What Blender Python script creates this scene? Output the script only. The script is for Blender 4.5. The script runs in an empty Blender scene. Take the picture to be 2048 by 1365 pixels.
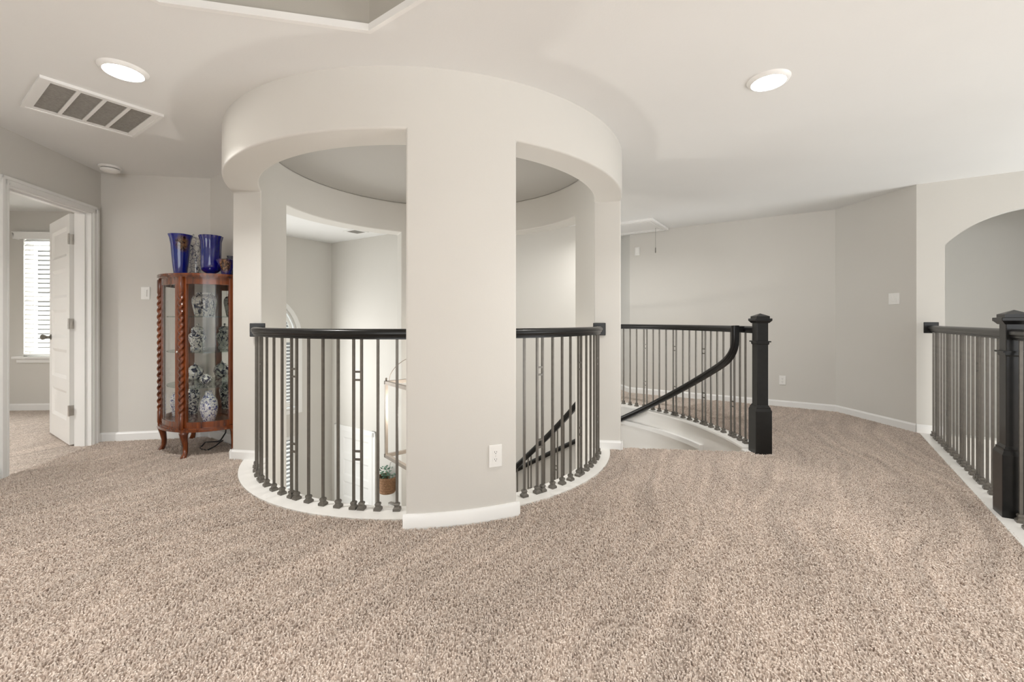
import bpy, bmesh, math, random
from mathutils import Vector, Matrix
from mathutils.geometry import tessellate_polygon
random.seed(7)
PI = math.pi
scene = bpy.context.scene
COL = scene.collection

# ------------------------------------------------------------------ camera
FPX, HOR, CAMZ = 857.6, 641.5, 1.10          # focal length (px of a 2048 px frame), horizon row, eye height
cd = bpy.data.cameras.new('camera'); cam = bpy.data.objects.new('camera', cd); COL.objects.link(cam)
cd.sensor_width = 36.0; cd.lens = 36.0 * FPX / 2048.0
cd.shift_y = -(682.5 - HOR) / 2048.0
cd.clip_start = 0.05; cd.clip_end = 200
cam.location = (0, 0, CAMZ); cam.rotation_euler = (PI / 2, 0, 0)
scene.camera = cam

# ------------------------------------------------------------------ world, exposure, large lights
vs = scene.view_settings
vs.view_transform = 'Standard'; vs.look = 'None'; vs.gamma = 1.0; vs.use_curve_mapping = False
vs.exposure = 0.69
world = bpy.data.worlds.new('sky'); scene.world = world; world.use_nodes = True
bg = world.node_tree.nodes['Background']
bg.inputs[0].default_value = (0.93, 0.97, 1.0, 1); bg.inputs[1].default_value = 1.6

def area(name, loc, target, sx, sy, power, color=(1, 1, 1), spread=PI):
    l = bpy.data.lights.new(name, 'AREA'); l.shape = 'RECTANGLE'; l.size = sx; l.size_y = sy
    l.energy = power; l.color = color; l.spread = spread
    o = bpy.data.objects.new(name, l); COL.objects.link(o); o.location = loc
    o.rotation_euler = (Vector(target) - Vector(loc)).to_track_quat('-Z', 'Y').to_euler()
    return o
DAY = (1.0, 1.0, 0.99)
area('fill_rear', (-0.6, -5.15, 1.25), (-0.2, 0, 4.0), 8.4, 1.9, 45, DAY)  # added fill from behind the camera, tilted up to brighten the ceiling
area('fill_great_room', (7.3, 0.4, -0.9), (4.2, 2.0, 2.6), 3.0, 3.0, 120, DAY)  # added fill from the unseen great room, aimed up at the ceiling
area('daylight_foyer_window', (-3.86, 6.20, 0.35), (-1.2, 4.6, 0.3), 1.0, 1.7, 33, DAY)
area('daylight_foyer_low_window', (-3.86, 6.20, -1.7), (-1.2, 4.8, -0.9), 1.0, 1.7, 10, DAY)
area('daylight_bedroom_window', (-5.45, 5.45, 1.40), (-5.3, 2.5, 1.2), 1.0, 1.5, 26, DAY)

# ------------------------------------------------------------------ helpers
def tag(o, label=None, cat=None, group=None, kind=None):
    if label: o['label'] = label
    if cat: o['category'] = cat
    if group: o['group'] = group
    if kind: o['kind'] = kind
    return o

def link(name, me, mat=None, parent=None):
    o = bpy.data.objects.new(name, me); COL.objects.link(o)
    if mat is not None and me is not None and len(me.materials) == 0: me.materials.append(mat)
    if parent is not None: o.parent = parent
    return o

def mesh(name, verts, faces, smooth=None):
    me = bpy.data.meshes.new(name); me.from_pydata([tuple(v) for v in verts], [], faces); me.validate()
    bm = bmesh.new(); bm.from_mesh(me)
    bmesh.ops.remove_doubles(bm, verts=bm.verts, dist=1e-5)
    bmesh.ops.recalc_face_normals(bm, faces=bm.faces); bm.to_mesh(me); bm.free()
    if smooth is not None:
        me.polygons.foreach_set('use_smooth', [True] * len(me.polygons))
        me.set_sharp_from_angle(angle=math.radians(smooth))
    me.update(); return me

def obj(name, vf, mat, parent=None, smooth=None):
    return link(name, mesh(name, vf[0], vf[1], smooth), mat, parent)

def empty(name, loc=(0, 0, 0), rz=0.0):
    o = bpy.data.objects.new(name, None); COL.objects.link(o)
    o.location = loc; o.rotation_euler = (0, 0, rz); o.empty_display_size = 0.1
    return o

def join(*vfs):
    V, Fc = [], []
    for v, f in vfs:
        n = len(V); V += list(v); Fc += [tuple(i + n for i in q) for q in f]
    return V, Fc

def boxv(c, s, rz=0.0, taper=1.0):
    cx, cy, cz = c; hx, hy, hz = s[0] / 2, s[1] / 2, s[2] / 2
    ca, sa = math.cos(rz), math.sin(rz); V = []
    for z, k in ((-hz, 1.0), (hz, taper)):
        for x, y in ((-hx, -hy), (hx, -hy), (hx, hy), (-hx, hy)):
            V.append((cx + (x * ca - y * sa) * k, cy + (x * sa + y * ca) * k, cz + z))
    return V, [(3, 2, 1, 0), (4, 5, 6, 7), (0, 1, 5, 4), (1, 2, 6, 5), (2, 3, 7, 6), (3, 0, 4, 7)]

def bevbox(c, s, b, rz=0.0):
    """box with bevelled edges"""
    bm = bmesh.new(); V, Fc = boxv((0, 0, 0), s)
    vv = [bm.verts.new(v) for v in V]
    for f in Fc: bm.faces.new([vv[i] for i in f])
    bmesh.ops.bevel(bm, geom=list(bm.edges), offset=b, segments=2, affect='EDGES', profile=0.5)
    bm.verts.index_update()
    ca, sa = math.cos(rz), math.sin(rz)
    V = [(c[0] + v.co.x * ca - v.co.y * sa, c[1] + v.co.x * sa + v.co.y * ca, c[2] + v.co.z) for v in bm.verts]
    Fc = [tuple(v.index for v in f.verts) for f in bm.faces]; bm.free()
    return V, Fc

def extrude(outer, holes, fn, d0, d1):
    """polygon with holes in (s, t), mapped by fn(s, t, d) and given real thickness d0..d1"""
    loops = [list(outer)] + [list(h) for h in holes]
    flat = [p for l in loops for p in l]
    tris = tessellate_polygon([[Vector((p[0], p[1], 0)) for p in l] for l in loops])
    n = len(flat)
    V = [fn(p[0], p[1], d0) for p in flat] + [fn(p[0], p[1], d1) for p in flat]
    Fc = [tuple(t) for t in tris] + [tuple(i + n for i in reversed(t)) for t in tris]
    k = 0
    for l in loops:
        m = len(l)
        for i in range(m):
            a, b = k + i, k + (i + 1) % m
            Fc.append((a, b, b + n, a + n))
        k += m
    return V, Fc

def prism(poly, z0, z1, holes=()):
    return extrude(poly, holes, lambda x, y, d: (x, y, d), z0, z1)

def wallv(p0, p1, z0, z1, thick, holes=(), top=None):
    """wall along p0->p1; the room is on the LEFT of p0->p1, thickness grows to the right"""
    p0 = Vector(p0); p1 = Vector(p1); d = p1 - p0; L = d.length; d = d / L; n = Vector((d.y, -d.x))
    outer = [(0, z0), (L, z0), (L, z1), (0, z1)]
    def fn(s, z, t): q = p0 + d * s + n * t; return (q.x, q.y, z)
    return extrude(outer, holes, fn, 0, thick)

def rect(a, b, z0, z1): return [(a, z0), (b, z0), (b, z1), (a, z1)]

def ray(px, p0, p1):
    """distance along p0->p1 where the vertical plane of photo column px crosses it"""
    t = (px - 1024) / FPX; dx, dy = p1[0] - p0[0], p1[1] - p0[1]; L = math.hypot(dx, dy); dx /= L; dy /= L
    return (t * p0[1] - p0[0]) / (dx - t * dy)

def along(p0, p1, s, off=0.0):
    d = (Vector(p1) - Vector(p0)).normalized(); n = Vector((-d.y, d.x))
    q = Vector(p0) + d * s + n * off; return q

def polar(th, R, z=0.0):
    a = math.radians(th); return (CX + R * math.cos(a), CY + R * math.sin(a), z)

def polar_solid(ths, zs, r0, r1, solid):
    """ring built from cells in angle and height; only outer faces are made"""
    V = {}; L = []
    def v(i, j, r):
        k = (i, j, r)
        if k not in V: V[k] = len(L); L.append(polar(ths[i], r1 if r else r0, zs[j]))
        return V[k]
    n, m = len(ths) - 1, len(zs) - 1
    full = abs((ths[-1] - ths[0]) - 360) < 1e-6
    S = [[solid((ths[i] + ths[i + 1]) / 2, (zs[j] + zs[j + 1]) / 2) for j in range(m)] for i in range(n)]
    def g(i, j):
        if j < 0 or j >= m: return False
        if full: i %= n
        elif i < 0 or i >= n: return False
        return S[i][j]
    Fc = []
    for i in range(n):
        for j in range(m):
            if not S[i][j]: continue
            for r in (0, 1): Fc.append((v(i, j, r), v(i + 1, j, r), v(i + 1, j + 1, r), v(i, j + 1, r)))
            if not g(i, j - 1): Fc.append((v(i, j, 0), v(i + 1, j, 0), v(i + 1, j, 1), v(i, j, 1)))
            if not g(i, j + 1): Fc.append((v(i, j + 1, 0), v(i + 1, j + 1, 0), v(i + 1, j + 1, 1), v(i, j + 1, 1)))
            if not g(i - 1, j): Fc.append((v(i, j, 0), v(i, j + 1, 0), v(i, j + 1, 1), v(i, j, 1)))
            if not g(i + 1, j): Fc.append((v(i + 1, j, 0), v(i + 1, j + 1, 0), v(i + 1, j + 1, 1), v(i + 1, j, 1)))
    return L, Fc

def arcs(a, b, step=2.0):
    n = max(1, int(round(abs(b - a) / step))); return [a + (b - a) * i / n for i in range(n + 1)]

def sweep(path, side, prof, cap=True):
    """profile (side, up) swept along path; side[i] is the horizontal side vector at each point"""
    n, m = len(path), len(prof); V, Fc = [], []
    P = [Vector(p) for p in path]; U = []
    for i in range(n):
        t = (P[min(i + 1, n - 1)] - P[max(i - 1, 0)]).normalized(); s = Vector(side[i]).normalized()
        u = s.cross(t).normalized()
        if U and u.dot(U[-1]) < 0: u = -u
        U.append(u)
    if sum(u.z for u in U) < 0: U = [-u for u in U]
    for i in range(n):
        s = Vector(side[i]).normalized()
        for a, b in prof: V.append(P[i] + s * a + U[i] * b)
    for i in range(n - 1):
        for j in range(m):
            k = (j + 1) % m; Fc.append((i * m + j, i * m + k, (i + 1) * m + k, (i + 1) * m + j))
    if cap: Fc.append(tuple(range(m))); Fc.append(tuple((n - 1) * m + j for j in range(m)))
    return [tuple(v) for v in V], Fc

def tube(path, r, n=8):
    P = [Vector(p) for p in path]; V, Fc = [], []; up = Vector((0.31, 0.17, 0.93))
    rr = r if isinstance(r, (list, tuple)) else [r] * len(P)
    nrm = None
    for i in range(len(P)):
        t = (P[min(i + 1, len(P) - 1)] - P[max(i - 1, 0)]).normalized()
        if nrm is None: nrm = t.cross(up).normalized()
        nrm = (nrm - t * nrm.dot(t)).normalized(); b = t.cross(nrm)
        for k in range(n):
            a = 2 * PI * k / n; V.append(tuple(P[i] + (nrm * math.cos(a) + b * math.sin(a)) * rr[i]))
    for i in range(len(P) - 1):
        for k in range(n):
            l = (k + 1) % n; Fc.append((i * n + k, i * n + l, (i + 1) * n + l, (i + 1) * n + k))
    Fc.append(tuple(range(n))); Fc.append(tuple((len(P) - 1) * n + k for k in range(n)))
    return V, Fc

def lathe(prof, n=32, c=(0, 0, 0), mod=None, closed=True):
    """prof: (r, z); mod(phi, r, z) -> factor on r"""
    V, Fc = [], []; m = len(prof)
    for r, z in prof:
        for k in range(n):
            a = 2 * PI * k / n; q = r * (mod(a, r, z) if mod else 1)
            V.append((c[0] + q * math.cos(a), c[1] + q * math.sin(a), c[2] + z))
    for i in range(m - 1):
        for k in range(n):
            l = (k + 1) % n; Fc.append((i * n + k, i * n + l, (i + 1) * n + l, (i + 1) * n + k))
    if closed:
        Fc.append(tuple(range(n))); Fc.append(tuple((m - 1) * n + k for k in range(n)))
    return V, Fc

# ------------------------------------------------------------------ materials
MATS = {}
def mat(name, col, rough=0.5, metal=0.0, noise=None, bump=None, spec=None, coat=0.0, trans=0.0, emit=None, ior=None):
    """noise = (scale, amount): colour variation; bump = (scale, strength, distance)"""
    m = bpy.data.materials.new(name); m.use_nodes = True; nt = m.node_tree; N = nt.nodes; b = N['Principled BSDF']
    b.inputs['Base Color'].default_value = (*col, 1); b.inputs['Roughness'].default_value = rough
    b.inputs['Metallic'].default_value = metal
    if spec is not None: b.inputs['Specular IOR Level'].default_value = spec
    if coat: b.inputs['Coat Weight'].default_value = coat; b.inputs['Coat Roughness'].default_value = 0.08
    if trans: b.inputs['Transmission Weight'].default_value = trans
    if ior: b.inputs['IOR'].default_value = ior
    if emit: b.inputs['Emission Color'].default_value = (*emit[0], 1); b.inputs['Emission Strength'].default_value = emit[1]
    if noise or bump:
        tc = N.new('ShaderNodeTexCoord')
    if noise:
        t = N.new('ShaderNodeTexNoise'); t.inputs['Scale'].default_value = noise[0]; t.inputs['Detail'].default_value = 4
        nt.links.new(tc.outputs['Object'], t.inputs['Vector'])
        r = N.new('ShaderNodeValToRGB'); a = noise[1]
        r.color_ramp.elements[0].position = 0.3; r.color_ramp.elements[1].position = 0.7
        r.color_ramp.elements[0].color = (*[c * (1 - a) for c in col], 1)
        r.color_ramp.elements[1].color = (*[min(1, c * (1 + a)) for c in col], 1)
        nt.links.new(t.outputs['Fac'], r.inputs['Fac']); nt.links.new(r.outputs['Color'], b.inputs['Base Color'])
    if bump:
        t2 = N.new('ShaderNodeTexNoise'); t2.inputs['Scale'].default_value = bump[0]; t2.inputs['Detail'].default_value = 3
        nt.links.new(tc.outputs['Object'], t2.inputs['Vector'])
        bp = N.new('ShaderNodeBump'); bp.inputs['Strength'].default_value = bump[1]; bp.inputs['Distance'].default_value = bump[2]
        nt.links.new(t2.outputs['Fac'], bp.inputs['Height']); nt.links.new(bp.outputs['Normal'], b.inputs['Normal'])
    MATS[name] = m
    return m

def pane_mat(name='clear_glass', tint=(0.985, 0.99, 0.987)):
    m = bpy.data.materials.new(name); m.use_nodes = True; nt = m.node_tree; N = nt.nodes; N.remove(N['Principled BSDF'])
    t = N.new('ShaderNodeBsdfTransparent'); t.inputs[0].default_value = (*tint, 1)
    g = N.new('ShaderNodeBsdfGlossy'); g.inputs['Roughness'].default_value = 0.02
    f = N.new('ShaderNodeFresnel'); f.inputs['IOR'].default_value = 1.45
    x = N.new('ShaderNodeMixShader'); L = nt.links
    ge_ = N.new('ShaderNodeNewGeometry'); mu = N.new('ShaderNodeMath'); mu.operation = 'SUBTRACT'; mu.inputs[0].default_value = 1.0; L.new(ge_.outputs['Backfacing'], mu.inputs[1])
    m2 = N.new('ShaderNodeMath'); m2.operation = 'MULTIPLY'; L.new(f.outputs[0], m2.inputs[0]); L.new(mu.outputs[0], m2.inputs[1])
    L.new(m2.outputs[0], x.inputs[0]); L.new(t.outputs[0], x.inputs[1]); L.new(g.outputs[0], x.inputs[2]); L.new(x.outputs[0], N['Material Output'].inputs['Surface'])
    return m
M_wall = mat('wall_paint', (0.672, 0.652, 0.610), 0.75, noise=(1.7, 0.012), bump=(140, 0.12, 0.002))
M_ceil = mat('ceiling_paint', (0.80, 0.80, 0.785), 0.85, noise=(1.3, 0.012), bump=(120, 0.15, 0.002))
M_tray_shaded = mat('tray_paint_shaded', (0.44, 0.42, 0.375), 0.8, noise=(1.5, 0.015), bump=(120, 0.15, 0.002))  # wall paint darkened: shade of the tray recess put into the colour
M_dome_shaded = mat('rotunda_ceiling_shaded', (0.44, 0.425, 0.395), 0.85, noise=(1.3, 0.015), bump=(120, 0.15, 0.002))  # ceiling darkened: dimness inside the drum put into the colour
M_trim = mat('trim_white', (0.86, 0.855, 0.835), 0.38, noise=(3, 0.01))
M_curb = mat('curb_white', (0.85, 0.835, 0.80), 0.3, noise=(3, 0.01))
M_black = mat('black_stained_wood', (0.007, 0.0068, 0.0064), 0.32, noise=(25, 0.25), bump=(60, 0.05, 0.002), spec=0.35, coat=0.08)
M_iron = mat('bronze_iron', (0.15, 0.138, 0.12), 0.38, metal=0.5, noise=(30, 0.1))
M_foyerfloor = mat('foyer_tile', (0.62, 0.58, 0.52), 0.35, noise=(4, 0.06))
M_plate = mat('switch_plastic', (0.87, 0.86, 0.83), 0.35, noise=(5, 0.005))
M_dark = mat('dark_slot', (0.03, 0.03, 0.03), 0.6, noise=(5, 0.05))
M_hinge = mat('brushed_steel', (0.62, 0.60, 0.57), 0.3, metal=0.9, noise=(40, 0.05))
M_knob = mat('dark_nickel', (0.24, 0.23, 0.21), 0.3, metal=0.9, noise=(40, 0.05))
M_lamp = mat('lamp_lens', (1, 0.98, 0.94), 0.4, emit=((1.0, 0.965, 0.90), 22.0))
M_glass = pane_mat()
M_shelf = pane_mat('shelf_glass', (0.80, 0.86, 0.83))
M_mirror = mat('mirror', (0.74, 0.76, 0.73), 0.02, metal=1.0, noise=(2, 0.01))
M_filter = mat('return_filter', (0.33, 0.315, 0.285), 0.8, noise=(60, 0.12))
M_slat = mat('blind_white', (0.9, 0.9, 0.88), 0.45, noise=(4, 0.01))
M_lantern = mat('champagne_metal', (0.31, 0.265, 0.22), 0.32, metal=0.75, noise=(30, 0.05))
M_bulb = mat('candle_bulb', (1, 0.93, 0.8), 0.3, emit=((1.0, 0.86, 0.66), 6.0))
M_wicker = mat('wicker', (0.34, 0.19, 0.10), 0.7, noise=(90, 0.4), bump=(120, 0.5, 0.004))
M_leaf = mat('eucalyptus_leaf', (0.13, 0.24, 0.17), 0.55, noise=(20, 0.3))
M_black_plastic = mat('black_cord', (0.012, 0.012, 0.012), 0.45, noise=(20, 0.1))
M_brick = mat('neighbour_brick', (0.11, 0.108, 0.10), 0.9, noise=(3, 0.25))
M_hatch = mat('hatch_white', (0.86, 0.85, 0.83), 0.45, noise=(3, 0.01))

def wood_mat():
    m = bpy.data.materials.new('cherry_wood'); m.use_nodes = True; nt = m.node_tree; N = nt.nodes; b = N['Principled BSDF']
    tc = N.new('ShaderNodeTexCoord'); mp = N.new('ShaderNodeMapping'); mp.inputs['Scale'].default_value = (38, 38, 3.0)
    t = N.new('ShaderNodeTexNoise'); t.inputs['Scale'].default_value = 1.0; t.inputs['Detail'].default_value = 5
    r = N.new('ShaderNodeValToRGB'); e = r.color_ramp.elements
    e[0].position = 0.28; e[0].color = (0.050, 0.009, 0.002, 1); e[1].position = 0.72; e[1].color = (0.235, 0.052, 0.007, 1)
    nt.links.new(tc.outputs['Object'], mp.inputs['Vector']); nt.links.new(mp.outputs['Vector'], t.inputs['Vector'])
    nt.links.new(t.outputs['Fac'], r.inputs['Fac']); nt.links.new(r.outputs['Color'], b.inputs['Base Color'])
    b.inputs['Roughness'].default_value = 0.25; b.inputs['Coat Weight'].default_value = 0.6; b.inputs['Coat Roughness'].default_value = 0.06
    return m
M_wood = wood_mat()

def porcelain(name, ink, scale, thr, seed):
    """white glazed china with ink-coloured floral blotches"""
    m = bpy.data.materials.new(name); m.use_nodes = True; nt = m.node_tree; N = nt.nodes; b = N['Principled BSDF']
    tc = N.new('ShaderNodeTexCoord'); mp = N.new('ShaderNodeMapping'); mp.inputs['Location'].default_value = (seed, seed * 1.7, seed * 0.6)
    nt.links.new(tc.outputs['Object'], mp.inputs['Vector'])
    t = N.new('ShaderNodeTexNoise'); t.inputs['Scale'].default_value = scale; t.inputs['Detail'].default_value = 3.5
    t.inputs['Distortion'].default_value = 1.6
    v = N.new('ShaderNodeTexVoronoi'); v.feature = 'DISTANCE_TO_EDGE'; v.inputs['Scale'].default_value = scale * 1.3
    nt.links.new(mp.outputs['Vector'], t.inputs['Vector']); nt.links.new(mp.outputs['Vector'], v.inputs['Vector'])
    r = N.new('ShaderNodeValToRGB'); r.color_ramp.interpolation = 'LINEAR'; e = r.color_ramp.elements
    e[0].position = thr; e[0].color = (0.80, 0.78, 0.73, 1); e[1].position = thr + 0.05; e[1].color = (*ink, 1)
    r2 = N.new('ShaderNodeValToRGB'); e2 = r2.color_ramp.elements
    e2[0].position = 0.02; e2[0].color = (*[min(1, c * 3 + 0.08) for c in ink], 1); e2[1].position = 0.06; e2[1].color = (1, 1, 1, 1)
    mx = N.new('ShaderNodeMix'); mx.data_type = 'RGBA'; mx.blend_type = 'MULTIPLY'; mx.inputs['Factor'].default_value = 0.8
    nt.links.new(t.outputs['Fac'], r.inputs['Fac']); nt.links.new(v.outputs['Distance'], r2.inputs['Fac'])
    nt.links.new(r.outputs['Color'], mx.inputs[6]); nt.links.new(r2.outputs['Color'], mx.inputs[7])
    nt.links.new(mx.outputs[2], b.inputs['Base Color'])
    b.inputs['Roughness'].default_value = 0.12; b.inputs['Coat Weight'].default_value = 0.5
    return m

def carpet_mat(name='carpet', pile=False):
    m = bpy.data.materials.new(name); m.use_nodes = True; nt = m.node_tree; N = nt.nodes; L = nt.links; b = N['Principled BSDF']
    ge_ = N.new('ShaderNodeNewGeometry'); pos = ge_.outputs['Position']
    v = N.new('ShaderNodeTexVoronoi'); v.inputs['Scale'].default_value = 95; L.new(pos, v.inputs['Vector'])
    r = N.new('ShaderNodeValToRGB'); e = r.color_ramp.elements
    e[0].position = 0.0; e[0].color = (0.465, 0.383, 0.328, 1); e[1].position = 1.0; e[1].color = (0.730, 0.645, 0.575, 1)
    k = e.new(0.5); k.color = (0.615, 0.525, 0.455, 1)
    s = N.new('ShaderNodeSeparateColor'); L.new(v.outputs['Color'], s.inputs['Color'])
    if pile:
        oi = N.new('ShaderNodeObjectInfo'); L.new(oi.outputs['Random'], r.inputs['Fac'])
    else: L.new(s.outputs['Red'], r.inputs['Fac'])
    # brushed nap: streaks left by the vacuum cleaner, lighter and darker pile
    vr = N.new('ShaderNodeVectorRotate'); vr.rotation_type = 'Z_AXIS'; vr.inputs['Angle'].default_value = math.radians(-62); L.new(pos, vr.inputs['Vector'])
    wn = N.new('ShaderNodeTexNoise'); wn.inputs['Scale'].default_value = 0.7; wn.inputs['Detail'].default_value = 1; L.new(pos, wn.inputs['Vector'])
    va = N.new('ShaderNodeVectorMath'); va.operation = 'MULTIPLY_ADD'; va.inputs[1].default_value = (0.9, 0.9, 0); L.new(wn.outputs['Color'], va.inputs[0]); L.new(vr.outputs['Vector'], va.inputs[2])
    mp = N.new('ShaderNodeMapping'); mp.inputs['Scale'].default_value = (0.8, 13.0, 1); L.new(va.outputs['Vector'], mp.inputs['Vector'])
    n1 = N.new('ShaderNodeTexNoise'); n1.inputs['Scale'].default_value = 1.0; n1.inputs['Detail'].default_value = 4; L.new(mp.outputs['Vector'], n1.inputs['Vector'])
    n2 = N.new('ShaderNodeTexNoise'); n2.inputs['Scale'].default_value = 1.9; n2.inputs['Detail'].default_value = 4; L.new(pos, n2.inputs['Vector'])
    ad = N.new('ShaderNodeMath'); ad.operation = 'MULTIPLY_ADD'; ad.inputs[1].default_value = 2.0; L.new(n1.outputs['Fac'], ad.inputs[0]); L.new(n2.outputs['Fac'], ad.inputs[2])
    mr = N.new('ShaderNodeMapRange'); mr.inputs['From Min'].default_value = 1.05; mr.inputs['From Max'].default_value = 1.95
    mr.inputs['To Min'].default_value = 0.86; mr.inputs['To Max'].default_value = 1.13; L.new(ad.outputs[0], mr.inputs['Value'])
    hs = N.new('ShaderNodeHueSaturation'); L.new(r.outputs['Color'], hs.inputs['Color']); L.new(mr.outputs['Result'], hs.inputs['Value'])
    L.new(hs.outputs['Color'], b.inputs['Base Color'])
    b.inputs['Roughness'].default_value = 0.95; b.inputs['Specular IOR Level'].default_value = 0.1
    if not pile:
        bp = N.new('ShaderNodeBump'); bp.inputs['Strength'].default_value = 0.7; bp.inputs['Distance'].default_value = 0.012; bp.invert = True
        L.new(v.outputs['Distance'], bp.inputs['Height']); L.new(bp.outputs['Normal'], b.inputs['Normal'])
    return m
M_carpet = carpet_mat()

# ------------------------------------------------------------------ plan of the place (metres, eye at the origin looking along +Y)
CX, CY = -0.671, 3.862                       # centre of the round stair hall
RIN, ROUT = 1.385, 1.610                     # its wall
ZC, ZF = 2.44, -3.20                         # ceiling; lower floor
E1 = Vector((math.cos(math.radians(55)), math.sin(math.radians(55))))
E2 = Vector((math.cos(math.radians(-35)), math.sin(math.radians(-35))))
A1 = (-3.725, 3.885); A0 = (-2.60, -1.40)   # bedroom-door wall: corner, and its end behind the camera
B1 = (-2.85, 4.05)                           # corner behind the curio cabinet
Q1 = (3.98, 4.22); Q2 = (3.90, 5.17); Q3 = (1.80, 6.55); Q4 = (1.59, 7.53)
FC = (-3.131, 7.438)                         # far corner of the two-storey foyer
FLW = (-4.67, 5.155)
D33 = Vector((math.cos(math.radians(-33)), math.sin(math.radians(-33))))
V1 = (2.0, 1.28); V2 = (5.0, -0.82)          # edge of the great-room void beyond the camera's right
WEND = tuple(Vector(Q1) + D33 * 4.28)

def struct(name, vf, m, label, cat, smooth=None, parent=None):
    o = obj(name, vf, m, parent, smooth); return tag(o, label, cat, kind='structure')

# floor -------------------------------------------------------------
fl = [A0, (-5.0, -1.4), (-5.0, -5.3), (5.0, -5.3), V2, V1, (3.935, 4.10), Q1, Q2, Q3, Q4, (0.45, 7.53)]
fl += [polar(t, 2.80)[:2] for t in arcs(66, -4, 2)]
fl += [polar(-6.5, 2.72)[:2], polar(-6.5, 1.56)[:2]]
fl += [polar(t, 1.515)[:2] for t in arcs(-8, -160, 2)]
fl += [(-2.26, 3.67), B1, A1]
floor = struct('floor', prism(fl, -0.28, 0.0), M_carpet, 'beige cut-pile carpet covering the upstairs landing', 'floor')
# carpet pile: real tufts over the near part of the landing
def pile(name, poly, density, label):
    loops = [[Vector((p[0], p[1], 0)) for p in poly]]
    me = bpy.data.meshes.new(name); me.from_pydata([(p[0], p[1], 0.0) for p in poly], [], [tuple(t) for t in tessellate_polygon(loops)]); me.update()
    bm = bmesh.new(); bm.from_mesh(me); bmesh.ops.recalc_face_normals(bm, faces=bm.faces)
    for f in bm.faces:
        if f.normal.z < 0: f.normal_flip()
    bm.to_mesh(me); bm.free()
    o = link(name, me); tag(o, label, 'carpet', kind='stuff')
    g = bpy.data.node_groups.new('pile', 'GeometryNodeTree'); g.interface.new_socket('Geometry', in_out='INPUT', socket_type='NodeSocketGeometry'); g.interface.new_socket('Geometry', in_out='OUTPUT', socket_type='NodeSocketGeometry')
    N = g.nodes; L = g.links; gi = N.new('NodeGroupInput'); go = N.new('NodeGroupOutput')
    d = N.new('GeometryNodeDistributePointsOnFaces'); d.inputs['Density'].default_value = density; d.inputs['Seed'].default_value = 4
    c = N.new('GeometryNodeMeshCone'); c.inputs['Vertices'].default_value = 5; c.inputs['Radius Top'].default_value = 0.0024; c.inputs['Radius Bottom'].default_value = 0.0042; c.inputs['Depth'].default_value = 0.0125
    rr = N.new('FunctionNodeRandomValue'); rr.data_type = 'FLOAT_VECTOR'; rr.inputs[0].default_value = (-0.45, -0.45, 0); rr.inputs[1].default_value = (0.45, 0.45, 6.28)
    rs = N.new('FunctionNodeRandomValue'); rs.data_type = 'FLOAT_VECTOR'; rs.inputs[0].default_value = (0.75, 0.75, 0.6); rs.inputs[1].default_value = (1.3, 1.3, 1.25)
    ip = N.new('GeometryNodeInstanceOnPoints'); sm = N.new('GeometryNodeSetMaterial'); sm.inputs['Material'].default_value = M_pile
    L.new(gi.outputs[0], d.inputs['Mesh']); L.new(c.outputs['Mesh'], sm.inputs['Geometry']); L.new(d.outputs['Points'], ip.inputs['Points']); L.new(sm.outputs[0], ip.inputs['Instance'])
    L.new(rr.outputs[0], ip.inputs['Rotation']); L.new(rs.outputs[0], ip.inputs['Scale']); L.new(ip.outputs[0], go.inputs[0])
    md = o.modifiers.new('pile', 'NODES'); md.node_group = g
    return o
M_pile = carpet_mat('carpet_pile', True)
pl_poly = [(-3.46, 2.6), (-2.75, 1.05), (1.8, 1.05), (2.03, 1.445), (2.728, 2.43), (3.895, 4.07), (3.93, 4.16), (3.88, 5.12), (2.78, 5.86)] + [polar(t, 2.84)[:2] for t in arcs(28, -4, 2)]
pl_poly += [polar(-6.5, 2.72)[:2], polar(-6.5, 1.63)[:2]] + [polar(t, 1.522 if not -87 < t < -64 else 1.63)[:2] for t in arcs(-8, -158, 1.5)] + [(-2.27, 3.63), (-2.85, 4.01), (-3.69, 3.85)]
pile('carpet_pile', pl_poly, 18500, 'short twisted tufts of the beige landing carpet')
bed_fl = [(-3.72, 3.885), (-2.66, -1.1), (-6.4, -1.1), (-6.4, 5.3), (-4.75, 5.36), (-4.75, 4.95)]
struct('floor_bedroom', prism(bed_fl, -0.28, 0.0), M_carpet, 'beige carpet inside the bedroom past the open door', 'floor')
struct('floor_foyer', prism([(-5.2, 3.0), (2.4, 1.8), (2.9, 7.9), (-3.2, 8.2)], ZF - 0.1, ZF), M_foyerfloor, 'pale tile floor of the foyer far below', 'floor')
struct('floor_great_room', prism([(1.4, -5.5), (8, -5.5), (8, 6.5), (3.0, 6.5)], ZF - 0.12, ZF - 0.02), M_foyerfloor, 'pale floor below the right-hand balcony', 'floor')

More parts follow.
